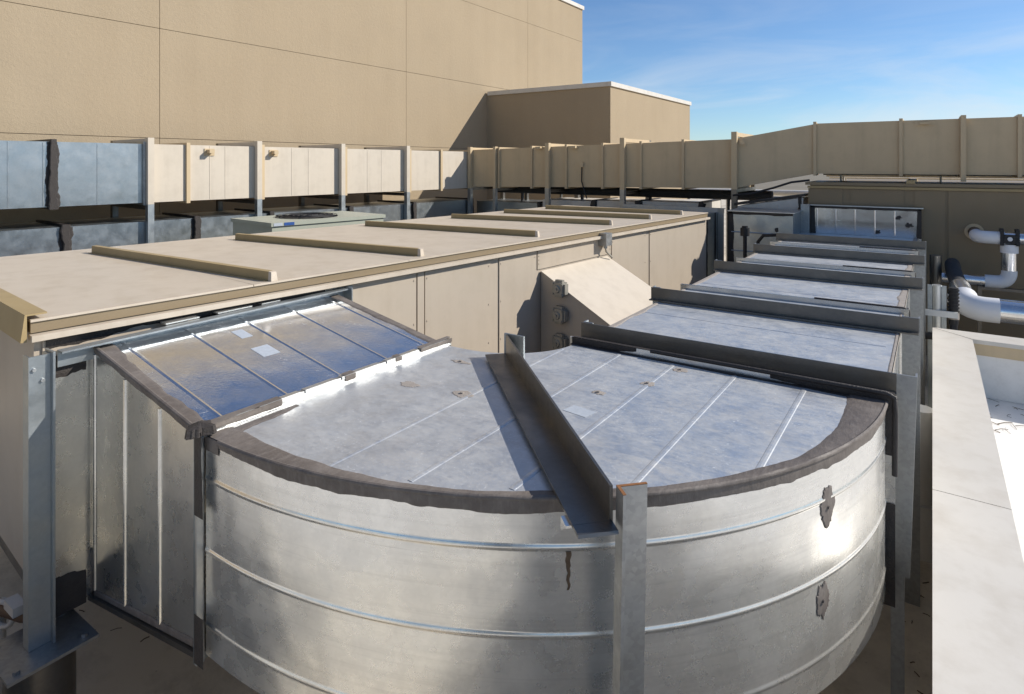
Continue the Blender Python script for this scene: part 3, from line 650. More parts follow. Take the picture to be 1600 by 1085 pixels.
# straight run
secs = [(3.036, 4.85), (4.876, 6.55), (6.576, 8.15), (8.176, 9.86)]
lab = ['straight sheet steel duct section next to the curved elbow, behind its first crossbar', 'second straight sheet steel duct section beyond the elbow', 'third straight sheet steel duct section, near the far end of the run', 'last sheet steel duct section meeting the upright end boxes']
for k, ((a, b), l) in enumerate(zip(secs, lab)):
    t = thing('straight_duct', l, 'duct', (-0.9, (a + b) / 2, DB), 'galvanised duct sections')
    bm = B(); box(bm, (-1.645, a, DT - 0.004), (-0.163, b, DT)); 
    yy = a + 0.3
    while yy < b - 0.1: bead(bm, (-1.60, yy, DT), (-0.21, yy, DT), Z, Y, 0.02, 0.0028); yy += 0.6
    build('top_panel', bm, 'galv_top', t)
    bm = B(); box(bm, (-0.167, a, DB), (-0.163, b, DT - 0.0045)); build('side_panel', bm, 'galv_mid', t)
    bm = B(); box(bm, (-1.645, a, DB), (-1.641, b, DT - 0.0045)); build('side_panel', bm, 'galv_mid', t)
    bm = B(); box(bm, (-1.64, a, DB), (-0.168, b, DB + 0.004)); build('bottom_panel', bm, 'galv_mid', t)
    if k: yflange(t, a - 0.012, mat='galv_mid')
    if k < 3: yflange(t, b, mat='galv_mid')
    bm = B(); smear(bm, (-0.163, a, DT), (-0.163, b, DT), -X, Z, 0.045 if k else 0.012, 0.025 if k else 0.004, 70 + k, 0.004); smear(bm, (-1.645, a, DT), (-1.645, b, DT), X, Z, 0.03, 0.015, 80 + k, 0.004)
    smear(bm, (-0.163, a, DT), (-0.163, b, DT), -Z, X, 0.03, 0.015, 75 + k, 0.004)
    build_split('sealant', bm, 'patch', t)
    if k:
        bm = B(); smear(bm, (-0.70, a - 0.0125, DT + 0.037), (-0.13, a - 0.0125, DT + 0.037), -Z, -Y, 0.02, 0.012, 90 + k, 0.003, w_end=0.04); smear(bm, (-0.70, a - 0.0125, DT + 0.036), (-0.13, a - 0.0125, DT + 0.036), Y, Z, 0.025, 0.01, 93 + k, 0.003)
        smear(bm, (-1.67, a - 0.0125, DT + 0.037), (-1.35, a - 0.0125, DT + 0.037), -Z, -Y, 0.035, 0.012, 96 + k, 0.003, w_end=0.01)
        tube(bm, [(-0.7, a - 0.01, DT + 0.037), (-0.16, a - 0.01, DT + 0.037), (-0.13, a - 0.01, DT + 0.025), (-0.128, a - 0.01, DT - 0.08)], 0.010, 8); build_split('joint_sealant', bm, 'sealant_dark', t, smooth=50)

# upright end boxes at the far end
t = thing('end_duct_box', 'upright dull metal duct box with dark sealed edges beside the air handler end', 'duct', (-2.0, 9.6, DB), 'upright duct boxes')
bm = B(); box(bm, (-2.45, 9.2, -2.0), (-1.59, 9.93, -0.685))
for zz in (-0.98, -1.25, -1.5): bead(bm, (-2.42, 9.2, zz), (-1.61, 9.2, zz), -Y, Z, 0.02, 0.007); bead(bm, (-1.59, 9.23, zz), (-1.59, 9.9, zz), X, Z, 0.02, 0.007)
build('body', bm, 'galv_dull', t, 0.004)
bm = B(); smear(bm, (-2.45, 9.2, -0.685), (-1.59, 9.2, -0.685), -Z, -Y, 0.035, 0.012, 101, 0.004); smear(bm, (-2.45, 9.2, -1.95), (-2.45, 9.2, -0.69), X, -Y, 0.06, 0.02, 102, 0.004)
blob(bm, (-1.80, 9.199, -0.92), X, Z, -Y, 0.03, 0.03, 4, 0.004); build_split('sealant', bm, 'sealant_dark', t)
bm = B(); box(bm, (-2.47, 9.18, -0.684), (-1.57, 9.94, -0.672)); build('lid', bm, 'bright', t, 0.003)
t = thing('end_duct_box', 'wide upright sheet steel duct end with vertical ribs and dark patches before the shaded unit', 'duct', (-0.8, 9.95, DB), 'upright duct boxes')
bm = B(); box(bm, (-1.47, 9.88, -2.0), (-0.12, 9.985, -0.60))
for px in (1277, 1306, 1336, 1367, 1398): p = aty(px, 345, 9.88); bead(bm, (p.x, 9.88, -0.98), (p.x, 9.88, -0.64), -Y, X, 0.02, 0.007)
build('body', bm, 'galv_clean', t, 0.003)
bm = B(); smear(bm, (-1.47, 9.88, -0.60), (-0.12, 9.88, -0.60), -Z, -Y, 0.03, 0.012, 111, 0.004); smear(bm, (-0.12, 9.88, -1.0), (-0.12, 9.88, -0.6), -X, -Y, 0.05, 0.015, 112, 0.004); smear(bm, (-1.47, 9.88, -1.0), (-1.47, 9.88, -0.6), X, -Y, 0.06, 0.02, 113, 0.004)
for px, py, ru in ((1404, 341, 0.038), (1420, 352, 0.04), (1371, 363, 0.035)): p = aty(px, py, 9.88); blob(bm, p, X, Z, -Y, ru, ru * 0.8, px * 0.1, 0.004, 40, None, 0.5)
build_split('sealant', bm, 'sealant_dark', t)
bm = B(); box(bm, (-1.50, 9.86, -0.599), (-0.10, 9.99, -0.588)); build('lid', bm, 'bright', t, 0.002)
bm = B(); box(bm, (-1.59, 9.80, -1.9), (-1.475, 9.87, -0.58)); build('corner_angle', bm, 'steel', t, 0.003)

# duct stub at the far end of the air handler
e0 = FA(-0.9, AL + 0.01, 0)
t = thing('duct_stub', 'narrow metal collar with black rubber band at the far end of the beige air handler', 'duct', FA(-0.8, AL + 0.3, -1.9), 'upright duct boxes')
bm = B(); box(bm, (-1.7, AL + 0.16, -1.9), (-0.10, AL + 0.75, -0.72), FA); build('body', bm, 'galv_dull', t, 0.004)
bm = B(); box(bm, (-1.68, AL + 0.001, -1.88), (-0.08, AL + 0.16, -0.73), FA); build('rubber_collar', bm, 'black', t, 0.01)
bm = B(); angle(bm, FA(-0.095, AL + 0.62, -1.95), FA(-0.095, AL + 0.62, -0.66), FA.x, FA.y, 0.09, 0.06, 0.008); angle(bm, FA(-1.7, AL + 0.62, -0.66), FA(0.0, AL + 0.62, -0.66), V(0, 0, -1), FA.y, 0.07, 0.06, 0.008); build('support_angle', bm, 'steel_blue', t, 0.001)
bm = B()
for s, yy in ((1, AL + 0.17), (2, AL + 0.5)): smear(bm, FA(-0.10, yy, -1.9), FA(-0.10, yy, -0.72), FA.y, FA.x, 0.05, 0.04, 120 + s, 0.004, 4)
build_split('sealant', bm, 'sealant_dark', t)

# ------------------------------------------------------------------ steel support frames
def post_mesh(px, py, ang=0): pass
# frame at the air handler (near left)
t = thing('support_frame', 'grey steel portal frame straddling the tapering duct at the air handler', 'support frame', (-3.1, 1.9, FLOOR), 'steel duct supports')
BX = -3.135; YL, YR = 1.115, 2.66
bm = B(); angle(bm, (BX, YL - 0.03, -0.805), (BX, YR, -0.795), V(0, 0, -1), V(1, 0, 0.0), 0.075, 0.055, 0.008); build('crossbar', bm, 'steel_blue', t, 0.001)
bm = B(); pz = -2.03
channel(bm, (BX + 0.035, 0.972, pz), (BX + 0.035, 0.972, -0.805), Y, V(-1, 0, 0), 0.078, 0.06, 0.008)
box(bm, (BX - 0.03, 1.051, pz), (BX + 0.060, 1.059, -0.795))
post = build('post', bm, 'steel_blue', t, 0.0015)
bm = B(); box(bm, (BX - 0.15, YL - 0.25, pz - 0.014), (BX + 0.16, YL + 0.07, pz - 0.001))
for sx in (-0.11, 0.12):
    for sy in (-0.21, 0.03): disc(bm, (BX + sx, YL + sy, pz - 0.002), Z, 0.014, 0.014, 6)
build('base_plate', bm, 'steel', t, 0.001)
bm = B(); disc(bm, (BX, YL - 0.09, FLOOR), Z, 0.125, FLOOR * -1 + pz - 0.0145, 28); build('pier', bm, 'steel_dark', t, smooth=40)
bm = B(); angle(bm, (BX + 0.01, YR - 0.005, FLOOR), (BX + 0.01, YR - 0.005, -0.79), X, Y, 0.07, 0.06, 0.008); build('post', bm, 'steel_blue', t, 0.001)
bm = B()
for s in (0, 1): disc(bm, (BX + 0.0355, 0.99 + 0.03 * s, -0.86 - 0.05 * s), X, 0.008, 0.008, 6)
build_split('bolt', bm, 'bright', t)
# bright spacers between frame bar and air handler eave
bm = B()
for a, b in ((1.55, 1.72), (1.82, 2.02), (2.08, 2.2)): box(bm, (BX - 0.07, a, -0.80), (BX - 0.012, b, -0.793))
build_split('spacer_strip', bm, 'bright', t, 0.001)

# diagonal bar with its foreground post
t = thing('support_frame', 'dark steel angle laid diagonally over the elbow with its rust-tipped foreground post', 'support frame', (-0.72, 1.62, FLOOR), 'steel duct supports')
pin = V(-1.812, 2.605, 0); pout = V(-0.7255, 1.5477, 0); d = (pout - pin).normalized(); s = V(d.y, -d.x, 0)     # s: to the left-front of the bar
if s.dot(V(-1, -1, 0)) < 0: s = -s
ba, bb = pin + V(0, 0, DT + 0.016), pout + V(0, 0, DT + 0.016)
bm = B(); angle(bm, ba, bb + d * 0.004, s, Z, 0.115, 0.105, 0.009); prism(bm, [bb + d * 0.004 + s * 0.002 + V(0, 0, 0.0005), bb + d * 0.004 + s * 0.1145 + V(0, 0, 0.0005), bb + s * 0.1145 + V(0, 0, 0.0085), bb + s * 0.002 + V(0, 0, 0.0085)], d * 0.05); build('crossbar', bm, 'steel_dark', t, 0.0015)
pp = pout + d * 0.003 - s * 0.010; lean = V(-0.025, -0.02, 0)
bm = B(); angle(bm, pp + lean + V(0, 0, FLOOR), pp + V(0, 0, DT + 0.118), -s, d, 0.088, 0.052, 0.009); build('post', bm, 'steel', t, 0.0015)
bm = B(); angle(bm, pp + V(0, 0, DT + 0.1182), pp + V(0, 0, DT + 0.1202), -s, d, 0.088, 0.052, 0.009); build('rusty_cut_end', bm, 'rust', t)
bm = B(); angle(bm, bb + s * 0.02 - d * 0.06 + V(0, 0, -0.0005), bb + s * 0.13 - d * 0.06 + V(0, 0, -0.0005), d, V(0, 0, -1), 0.05, 0.035, 0.006); build('clip_angle', bm, 'galv_side', t, 0.001)
bm = B(); box(bm, (pin.x - 0.02, pin.y + 0.0, DT - 0.6), (pin.x + 0.10, pin.y + 0.012, DT + 0.125)); build('post', bm, 'steel_blue', t, 0.001)

# five crossbars over the straight run
bars = [(3.135, 'first dark steel crossbar behind the elbow on a broad grey leg'), (4.32, 'second steel crossbar beyond the elbow, before the first visible joint gap'), (5.86, 'third steel crossbar along the silver duct, its far neighbour much shorter'), (7.32, 'fourth steel crossbar along the silver duct, with a bent black cable at its left tip'), (8.66, 'last and farthest steel crossbar, close to the upright end boxes')]
for k, (yb, l) in enumerate(bars):
    t = thing('support_frame', l, 'support frame', (-0.9, yb, FLOOR), 'steel duct supports')
    zt = -0.905; zb = DT + 0.006
    xl = (-1.66, -1.71, -1.70, -1.68, -1.70)[k]
    bm = B(); angle(bm, (xl, yb, zb), (-0.066 - 0.062 * (k == 0), yb, zb), V(0, 0, 1), V(0, -1, 0), zt - zb, 0.05 if k else 0.03, 0.008); build('crossbar', bm, 'steel_dark', t, 0.0015)
    bm = B()
    if k == 0:
        hexa(bm, [(-0.150, yb - 0.01, -1.77), (-0.085, yb - 0.01, -1.77), (-0.085, yb - 0.002, -1.77), (-0.150, yb - 0.002, -1.77)], [(-0.127, yb - 0.01, zt), (-0.060, yb - 0.01, zt), (-0.060, yb - 0.002, zt), (-0.127, yb - 0.002, zt)])
        hexa(bm, [(-0.085, yb - 0.01, -1.77), (-0.079, yb - 0.01, -1.77), (-0.079, yb + 0.05, -1.77), (-0.085, yb + 0.05, -1.77)], [(-0.060, yb - 0.01, zt), (-0.053, yb - 0.01, zt), (-0.053, yb + 0.05, zt), (-0.060, yb + 0.05, zt)])
        box(bm, (-0.15, yb + 0.001, FLOOR), (-0.10, yb + 0.04, -1.75))
    else: channel(bm, (-0.150, yb + 0.009, FLOOR), (-0.150, yb + 0.009, zt), X, Y, 0.09, 0.05, 0.008)
    build('post', bm, 'steel', t, 0.0015)
    bm = B(); angle(bm, (xl + 0.005, yb + 0.009, FLOOR), (xl + 0.005, yb + 0.009, zt + 0.002), X, Y, 0.06, 0.05, 0.008); build('post', bm, 'steel_blue', t, 0.001)
# membrane-wrapped roof curb foot seen beside the struts
bm = B(); disc(bm, (-0.065, 5.02, FLOOR), Z, 0.18, 0.32, 24, 0.12); disc(bm, (-0.065, 5.02, FLOOR + 0.32), Z, 0.085, 0.62, 24, 0.08)
tag(build('pipe_boot', bm, 'cap', smooth=40), 'round white wrapped pipe boot standing between steel struts and parapet', 'pipe boot')

# ------------------------------------------------------------------ overhead duct: run along the building, then across the back
pA, pB = V(-8.55, 2.42, 0), V(-8.17, 8.4, 0); dU = (pB - pA).normalized(); angU = math.atan2(dU.x, dU.y)
FU = Frame((pA.x, pA.y, 0), angU); UT, UB = 0.265, -0.50
UP, UN = FU(0, 0, 0), FU.x
def uy(px, py=270): return FU.inv(atp(px, py, UP, UN)).y
ug = 'overhead duct sections along the building'
cutsU = [-3.2, uy(86), uy(229), uy(296), uy(405), uy(412), uy(536), uy(541), uy(641), uy(690), uy(737)]
cols = ['bare grey overhead duct section at the left picture edge', 'bare grey overhead duct section between dark sealed joint and first tan post', 'short beige overhead duct section just right of the bare grey one', 'beige overhead duct section with small bracket left of the second tan post', None, 'beige overhead duct section with small bracket between second and third tan posts', None, 'plain beige overhead duct section right of the third tan post', 'narrow beige overhead duct section left of the inside corner', 'beige overhead duct end section partly shaded at the inside corner']
def duct_piece(frame, y0, y1, z0, z1, depth, mat, label, group, seed, joint=True, jmat='tan', ribs=(), cat='duct', jw=0.035, z0b=None, z1b=None):
    """duct along frame.y, front face at x = 0, body towards -x"""
    z0b = z0 if z0b is None else z0b; z1b = z1 if z1b is None else z1b
    t = thing('overhead_duct', label, cat, frame(-depth / 2, (y0 + y1) / 2, min(z0, z0b)), group)
    bm = B(); hexa(bm, [frame(-depth, y0, z0), frame(0, y0, z0), frame(0, y1, z0b), frame(-depth, y1, z0b)], [frame(-depth, y0, z1), frame(0, y0, z1), frame(0, y1, z1b), frame(-depth, y1, z1b)])
    for r in ribs: f = (r - y0) / (y1 - y0); bead(bm, frame(0, r, z0 + (z0b - z0) * f + 0.01), frame(0, r, z1 + (z1b - z1) * f - 0.01), frame.x, frame.y, 0.016, 0.004)
    build('body', bm, mat, t, 0.004)
    if joint:
        bm = B(); a = y1 - jw
        hexa(bm, [frame(-depth - 0.03, a, z0b - 0.03), frame(0.035, a, z0b - 0.03), frame(0.035, y1 - 0.002, z0b - 0.03), frame(-depth - 0.03, y1 - 0.002, z0b - 0.03)], [frame(-depth - 0.03, a, z1b + 0.03), frame(0.035, a, z1b + 0.03), frame(0.035, y1 - 0.002, z1b + 0.03), frame(-depth - 0.03, y1 - 0.002, z1b + 0.03)])
        if jmat == 'sealant_dark':
            ym = (a + y1) / 2
            for sg in (-1, 1): smear(bm, frame(0.036, ym, z0b - 0.03), frame(0.036, ym, z1b + 0.03), frame.y * sg, frame.x, 0.035, 0.03, seed * 2 + sg, 0.007, 6); smear(bm, frame(0.0005, ym + sg * 0.02, z0b + 0.005), frame(0.0005, ym + sg * 0.02, z1b - 0.005), frame.y * sg, frame.x, 0.035, 0.04, seed * 3 + sg, 0.004, 5)
        build('flange', bm, jmat, t, 0.004)
    return t
UD = 1.0
ribsets = {0: (uy(12), uy(67)), 1: (uy(152),), 2: (), 3: (uy(328), uy(352)), 5: (uy(456), uy(482)), 7: (uy(574), uy(596)), 8: (), 9: ()}
for i in range(len(cutsU) - 1):
    l = cols[i]
    if l is None: continue
    y0, y1 = cutsU[i], cutsU[i + 1]
    if i + 1 < len(cols) and i + 1 < len(cols) and cols[i + 1] is None: y1 = cutsU[i + 2]
    mat = 'galv_dull' if i < 2 else 'beige_duct'
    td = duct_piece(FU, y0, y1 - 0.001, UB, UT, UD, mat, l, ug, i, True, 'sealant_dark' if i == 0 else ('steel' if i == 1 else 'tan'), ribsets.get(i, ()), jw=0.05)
    if i in (3, 5):
        pz = 0.17; yb = y0 + 0.25 * (1 if i == 3 else 0.55)
        bm = B(); box(bm, (0.001, yb - 0.05, pz - 0.05), (0.012, yb + 0.09, pz + 0.05), FU); box(bm, (0.012, yb - 0.02, pz - 0.015), (0.10, yb + 0.05, pz + 0.035), FU); build('bracket', bm, 'tan', td, 0.004)

def duct_support(frame, yy, zt, zb, label, x=0.045, mat='beige_duct', w=0.075, beamdir=-1.0, blen=1.1, group='posts carrying the overhead duct', drop=True, lowmat='steel_blue', under=None):
    t = thing('duct_support', label, 'support post', frame(x, yy, FLOOR), group)
    bm = B(); box(bm, (x - 0.035, yy - w / 2, zb), (x + 0.045, yy + w / 2, zt), frame); build('painted_post', bm, mat, t, 0.004)
    bm = B(); box(bm, (x - 0.035, yy - w / 2, FLOOR), (x + 0.045, yy + w / 2, zb - 0.001), frame); build('lower_post', bm, lowmat, t, 0.004)
    bm = B(); box(bm, (x - 0.036 - blen, yy - w / 2, zt - 0.075), (x - 0.036, yy + w / 2, zt - 0.01), frame); build('top_beam', bm, mat, t, 0.003)
    u = under if under is not None else UB
    bm = B(); box(bm, (x - 0.036 - blen, yy - w / 2, u - 0.09), (x - 0.036, yy + w / 2, u - 0.035), frame); build('lower_beam', bm, 'steel_dark', t, 0.003)
    bm = B(); box(bm, (x - 0.036 - blen - 0.08, yy - w / 2, FLOOR), (x - 0.037 - blen, yy + w / 2, zt - 0.01), frame); build('rear_post', bm, 'steel_dark', t, 0.003)
for px, l in ((229, 'first tan post from the left, where the overhead duct changes from bare grey to beige'), (399, 'second tan post from the left carrying the beige overhead duct'), (530, 'third tan post from the left carrying the beige overhead duct'), (632, 'fourth tan post from the left carrying the beige overhead duct')):
    duct_support(FU, uy(px) + 0.02, 0.345, UB - 0.02, l)

# lower galvanised duct under it
lg = 'lower galvanised duct sections'
cutL = [-3.2, uy(106, 380), uy(310, 345), uy(425, 335), uy(549, 330), uy(648, 325), uy(737, 320)]
ll = ['lowest dull grey duct section at the left picture edge', 'dull grey duct section below the bare overhead duct, beside the first post', 'dull grey duct section low down, hidden partly by the fan unit', 'low dull grey duct section between second and third posts', 'low dull grey duct section between third and fourth posts', 'low dull grey duct section ending in the dark inside corner']
for i in range(6):
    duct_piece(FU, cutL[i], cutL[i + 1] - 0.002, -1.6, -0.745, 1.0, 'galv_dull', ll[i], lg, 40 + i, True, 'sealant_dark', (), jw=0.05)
# leg sleepers under the low duct
bm = B()
for yy in (-2, 1.5, 4.5, 7.4): box(bm, (-0.95, yy - 0.05, FLOOR), (-0.05, yy + 0.05, -1.605), FU)
tag(build('duct_stand', bm, 'steel_dark'), 'dark steel stand under the low duct along the building', 'stand')

# cross run at the back
corner = FU(0, uy(737), 0)
yc = 10.18
def fx(p, q):  # frame whose +x faces the camera side (-Y) and whose y runs along p->q (towards +X)
    d = (q - p).normalized(); ang = math.atan2(d.x, d.y); return Frame((p.x, p.y, 0), ang)
S1a, S1b = V(corner.x, yc, 0), V(-2.62, yc, 0); S2b = V(-1.45, 10.3, 0); S3b = V(6.0, 10.3, 0)
def backpiece(px0, px1, p, q, z0a, z0b, z1a, z1b, label, joint=True, L0=None):
    f = fx(p, q); L = (q - p).length
    def loc(px): return f.inv(atp(px, 260, p, f.x)).y
    a = max(0, loc(px0)) if px0 is not None else 0; b = min(L, loc(px1)) if px1 is not None else L
    zz = lambda s, u, v: u + (v - u) * s / L
    return duct_piece(f, a, b - 0.001, zz(a, z0a, z0b), zz(a, z1a, z1b), 1.0, 'tan', label, 'overhead duct sections across the back', px0 or 1, joint, 'tan', (), jw=0.045, z0b=zz(b, z0a, z0b), z1b=zz(b, z1a, z1b)), f
zs1 = (-0.47, -0.38, 0.30, 0.405)
backs = [(None, 782, 'short tan duct section just right of the inside corner, darker than its neighbours'), (782, 833, 'tan back duct section left of the first grey-footed back post'), (833, 887, 'tan back duct section behind the second back post, with small bracket'), (887, 944, 'tan back duct section with a cable hanging from a small box'), (944, 1004, 'tan back duct section behind the tall middle post'), (1004, 1070, 'plain tan back duct section below the penthouse corner'), (1070, None, 'plain tan back duct section left of the rising section')]
BF = None
for px0, px1, l in backs:
    td, BF = backpiece(px0, px1, S1a, S1b, *zs1, l)
    if px0 == 887:
        p = atp(910, 258, S1a, BF.x); q = BF.inv(p); bm = B(); box(bm, (0.001, q.y - 0.035, q.z - 0.04), (0.05, q.y + 0.035, q.z + 0.05), BF); jb = build('junction_box', bm, 'tan', td, 0.004)
        bm = B(); tube(bm, [BF(0.025, q.y, q.z - 0.03), BF(0.03, q.y, q.z - 0.3), BF(0.04, q.y + 0.05, q.z - 0.45), BF(0.05, q.y + 0.12, q.z - 0.62)], 0.012, 8); build('cable', bm, 'black', jb, smooth=60)
    if px0 in (833, 887):
        q = BF.inv(atp(px0 + 10, 231, S1a, BF.x)); bm = B(); box(bm, (0.001, q.y - 0.09, 0.29), (0.012, q.y + 0.09, 0.345), BF); box(bm, (0.012, q.y - 0.02, 0.30), (0.09, q.y + 0.07, 0.34), BF); build('bracket', bm, 'tan', td, 0.003)
td, f2 = backpiece(None, None, S1b, S2b, -0.38, -0.142, 0.41, 0.615, 'tan back duct section rising to the right behind the round eyelet')
q = f2.inv(atp(1160, 220, S1b, f2.x)); bm = B(); box(bm, (0.001, q.y - 0.06, 0.29), (0.012, q.y + 0.06, 0.40), f2); disc(bm, f2(0.012, q.y, 0.35), f2.x, 0.04, 0.03, 16); build('eyelet_bracket', bm, 'tan', td, 0.003)
for px0, px1, l in ((None, 1411, 'broad level tan duct section above the shaded unit, first after the rise'), (1411, 1506, 'level tan duct section with a small top bracket above the shaded unit'), (1506, 1597, 'level tan duct section near the right picture edge'), (1597, None, 'tan duct section cut by the right picture edge')):
    td, f3 = backpiece(px0, px1, S2b, S3b, -0.142, -0.142, 0.618, 0.618, l)
    if px0 == 1411:
        q = f3.inv(atp(1445, 193, S2b, f3.x)); bm = B(); box(bm, (0.001, q.y - 0.12, 0.54), (0.012, q.y + 0.12, 0.60), f3); box(bm, (0.012, q.y - 0.06, 0.555), (0.06, q.y + 0.06, 0.585), f3); build('bracket', bm, 'tan', td, 0.003)
for px, zt, zb, l, wd in ((737, 0.36, -0.50, 'tan post at the inside corner of the overhead duct', 0.075), (776, 0.36, -0.49, 'slim tan post just right of the inside corner', 0.06), (858, 0.41, -0.46, 'stout tan post in front of the back duct left of the penthouse corner', 0.085), (975, 0.47, -0.45, 'tall tan post before the back duct under the penthouse corner', 0.085)):
    q = BF.inv(atp(px, 260, S1a, BF.x)).y; duct_support(BF, q, zt, zb, l, mat='tan', w=wd, lowmat='steel', under=-0.45, group='posts carrying the back duct')
q = BF.inv(atp(1149, 260, S1a, BF.x)).y; duct_support(BF, q, 0.52, -0.40, 'tall ochre-tan post where the back duct starts to rise', mat='tan', w=0.085, lowmat='steel_dark', under=-0.36, group='posts carrying the back duct')
q = f3.inv(atp(1505, 240, S2b, f3.x)).y
t = thing('duct_support', 'tan upright strap post on the level duct above the shaded unit', 'support post', f3(0.06, q, -0.28), 'posts carrying the back duct')
bm = B(); box(bm, (0.037, q - 0.03, -0.235), (0.085, q + 0.03, 0.66), f3); build('painted_post', bm, 'tan', t, 0.004)
# lower ducting and clutter in the dark gap under the back duct
for i, (a, b, l) in enumerate(((745, 845, 'low duct section in the dark gap right of the inside corner'), (848, 930, 'low pale duct section in the gap behind the air handler'), (933, 1000, 'low pale duct section in the gap under the tall middle post'), (1004, 1100, 'low pale duct section in the gap at the far end of the air handler'))):
    f = fx(V(corner.x, 10.45, 0), V(-2.0, 10.45, 0)); o = V(corner.x, 10.45, 0)
    y0, y1 = f.inv(atp(a, 320, o, f.x)).y, f.inv(atp(b, 320, o, f.x)).y
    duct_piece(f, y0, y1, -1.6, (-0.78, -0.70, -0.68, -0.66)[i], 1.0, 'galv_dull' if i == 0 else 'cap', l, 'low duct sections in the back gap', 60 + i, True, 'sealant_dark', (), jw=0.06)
for k, (x0, x1, yy, zz, r, m, l) in enumerate(((-7.9, -2.2, 10.9, -0.53, 0.085, 'black_insulation', 'pipe under the back duct, thickened and made black for the shadow in the gap'), (-7.6, -1.8, 12.0, -0.62, 0.035, 'steel_dark', 'dark steel pipe low in the gap under the back duct'), (-4.4, 3.0, 12.9, -0.56, 0.06, 'white_pipe', 'white pipe far behind the back duct'))):  # first pipe widened and blackened to stand for shadow under the duct
    bm = B(); tube(bm, [(x0, yy, zz), (x1, yy, zz)], r, 12)
    for j in range(4): xx = x0 + (x1 - x0) * (j + 0.5) / 4; box(bm, (xx - 0.02, yy - 0.03, FLOOR), (xx + 0.02, yy + 0.03, zz - r * 0.8))
    tag(build('pipe', bm, m, smooth=45), l, 'pipe')
p0 = S2b
# slanted light metal piece under the rising duct + black cable
t = thing('slanted_duct', 'pale slanted duct piece with black sealed rim below the rising duct', 'duct', (-1.95, 10.1, FLOOR))
bm = B(); prism(bm, [(-2.55, 10.06, -0.66), (-1.60, 10.06, -0.50), (-1.60, 10.06, -1.6), (-2.55, 10.06, -1.6)], (0, 0.5, 0))
for xx in (-2.25, -1.95): bead(bm, (xx, 10.06, -1.0), (xx, 10.06, -0.62), -Y, X, 0.02, 0.007)
build('body', bm, 'cap', t, 0.004)
bm = B(); prism(bm, [(-2.6, 10.04, -0.655), (-1.57, 10.04, -0.482), (-1.57, 10.04, -0.445), (-2.6, 10.04, -0.615)], (0, 0.54, 0)); smear(bm, (-1.62, 10.059, -1.0), (-1.62, 10.059, -0.49), -X, -Y, 0.05, 0.05, 131, 0.004); build('rim', bm, 'sealant_dark', t)
bm = B(); box(bm, (-2.5, 10.1, FLOOR), (-2.44, 10.5, -1.605)); box(bm, (-1.7, 10.1, FLOOR), (-1.64, 10.5, -1.605)); build_split('leg', bm, 'steel_dark', t)
bm = B(); pts = [V(-2.60, 9.97, -0.49), V(-2.3, 9.96, -0.45), V(-2.0, 9.96, -0.36), V(-1.75, 9.97, -0.27), V(-1.5, 9.99, -0.235)]
tube(bm, pts, 0.016, 8); tag(build('cable', bm, 'black', smooth=60), 'black cable drooping below the rising back duct', 'cable')

# ------------------------------------------------------------------ shaded air handler at right
RY = 10.0; RT = -0.305
t = thing('air_handling_unit', 'shaded brown-tan air handler behind the pipes at right', 'air handler', (2, 11, FLOOR))
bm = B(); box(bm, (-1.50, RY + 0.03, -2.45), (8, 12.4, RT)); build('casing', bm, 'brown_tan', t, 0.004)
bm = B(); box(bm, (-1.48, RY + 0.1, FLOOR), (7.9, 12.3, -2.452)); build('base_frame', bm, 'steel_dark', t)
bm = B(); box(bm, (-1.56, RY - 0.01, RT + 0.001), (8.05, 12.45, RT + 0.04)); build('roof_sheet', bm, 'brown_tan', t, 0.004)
rx = [aty(px, 400, RY).x for px in (1262, 1317, 1328, 1413, 1428, 1478, 1481, 1640)]
for a, b in ((rx[0], rx[1]), (rx[2], rx[3]), (rx[4], rx[5]), (rx[6], rx[7]), (rx[7] + 0.02, 2.6)):
    bm = B(); box(bm, (a + 0.006, RY + 0.018, -2.4), (b - 0.006, RY + 0.0295, RT - 0.05))
    for zz in (-0.42, -1.0, -1.5): 
        for xx in (a + 0.03, b - 0.03): screw(bm, (xx, RY + 0.018, zz), -Y, 0.010)
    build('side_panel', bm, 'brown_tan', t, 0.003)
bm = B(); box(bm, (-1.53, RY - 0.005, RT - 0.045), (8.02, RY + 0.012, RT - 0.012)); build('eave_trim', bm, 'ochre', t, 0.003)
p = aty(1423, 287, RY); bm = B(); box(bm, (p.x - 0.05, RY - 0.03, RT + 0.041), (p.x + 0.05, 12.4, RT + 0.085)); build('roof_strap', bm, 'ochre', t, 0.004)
for k, zz in enumerate((-0.15, -0.185, -0.225)):
    bm = B(); yy = 11.0 + 0.35 * k; tube(bm, [(-1.45, yy, zz), (7.5, yy, zz)], 0.022 - 0.003 * k, 10)
    for j in range(7): xx = -1.2 + j * 1.3; box(bm, (xx - 0.012, yy - 0.02, RT + 0.041), (xx + 0.012, yy + 0.02, zz - 0.01))
    tag(build('conduit', bm, 'white_pipe', smooth=45), ('topmost', 'middle', 'lowest')[k] + ' of the white pipes lying on the roof of the shaded air handler', 'pipe')

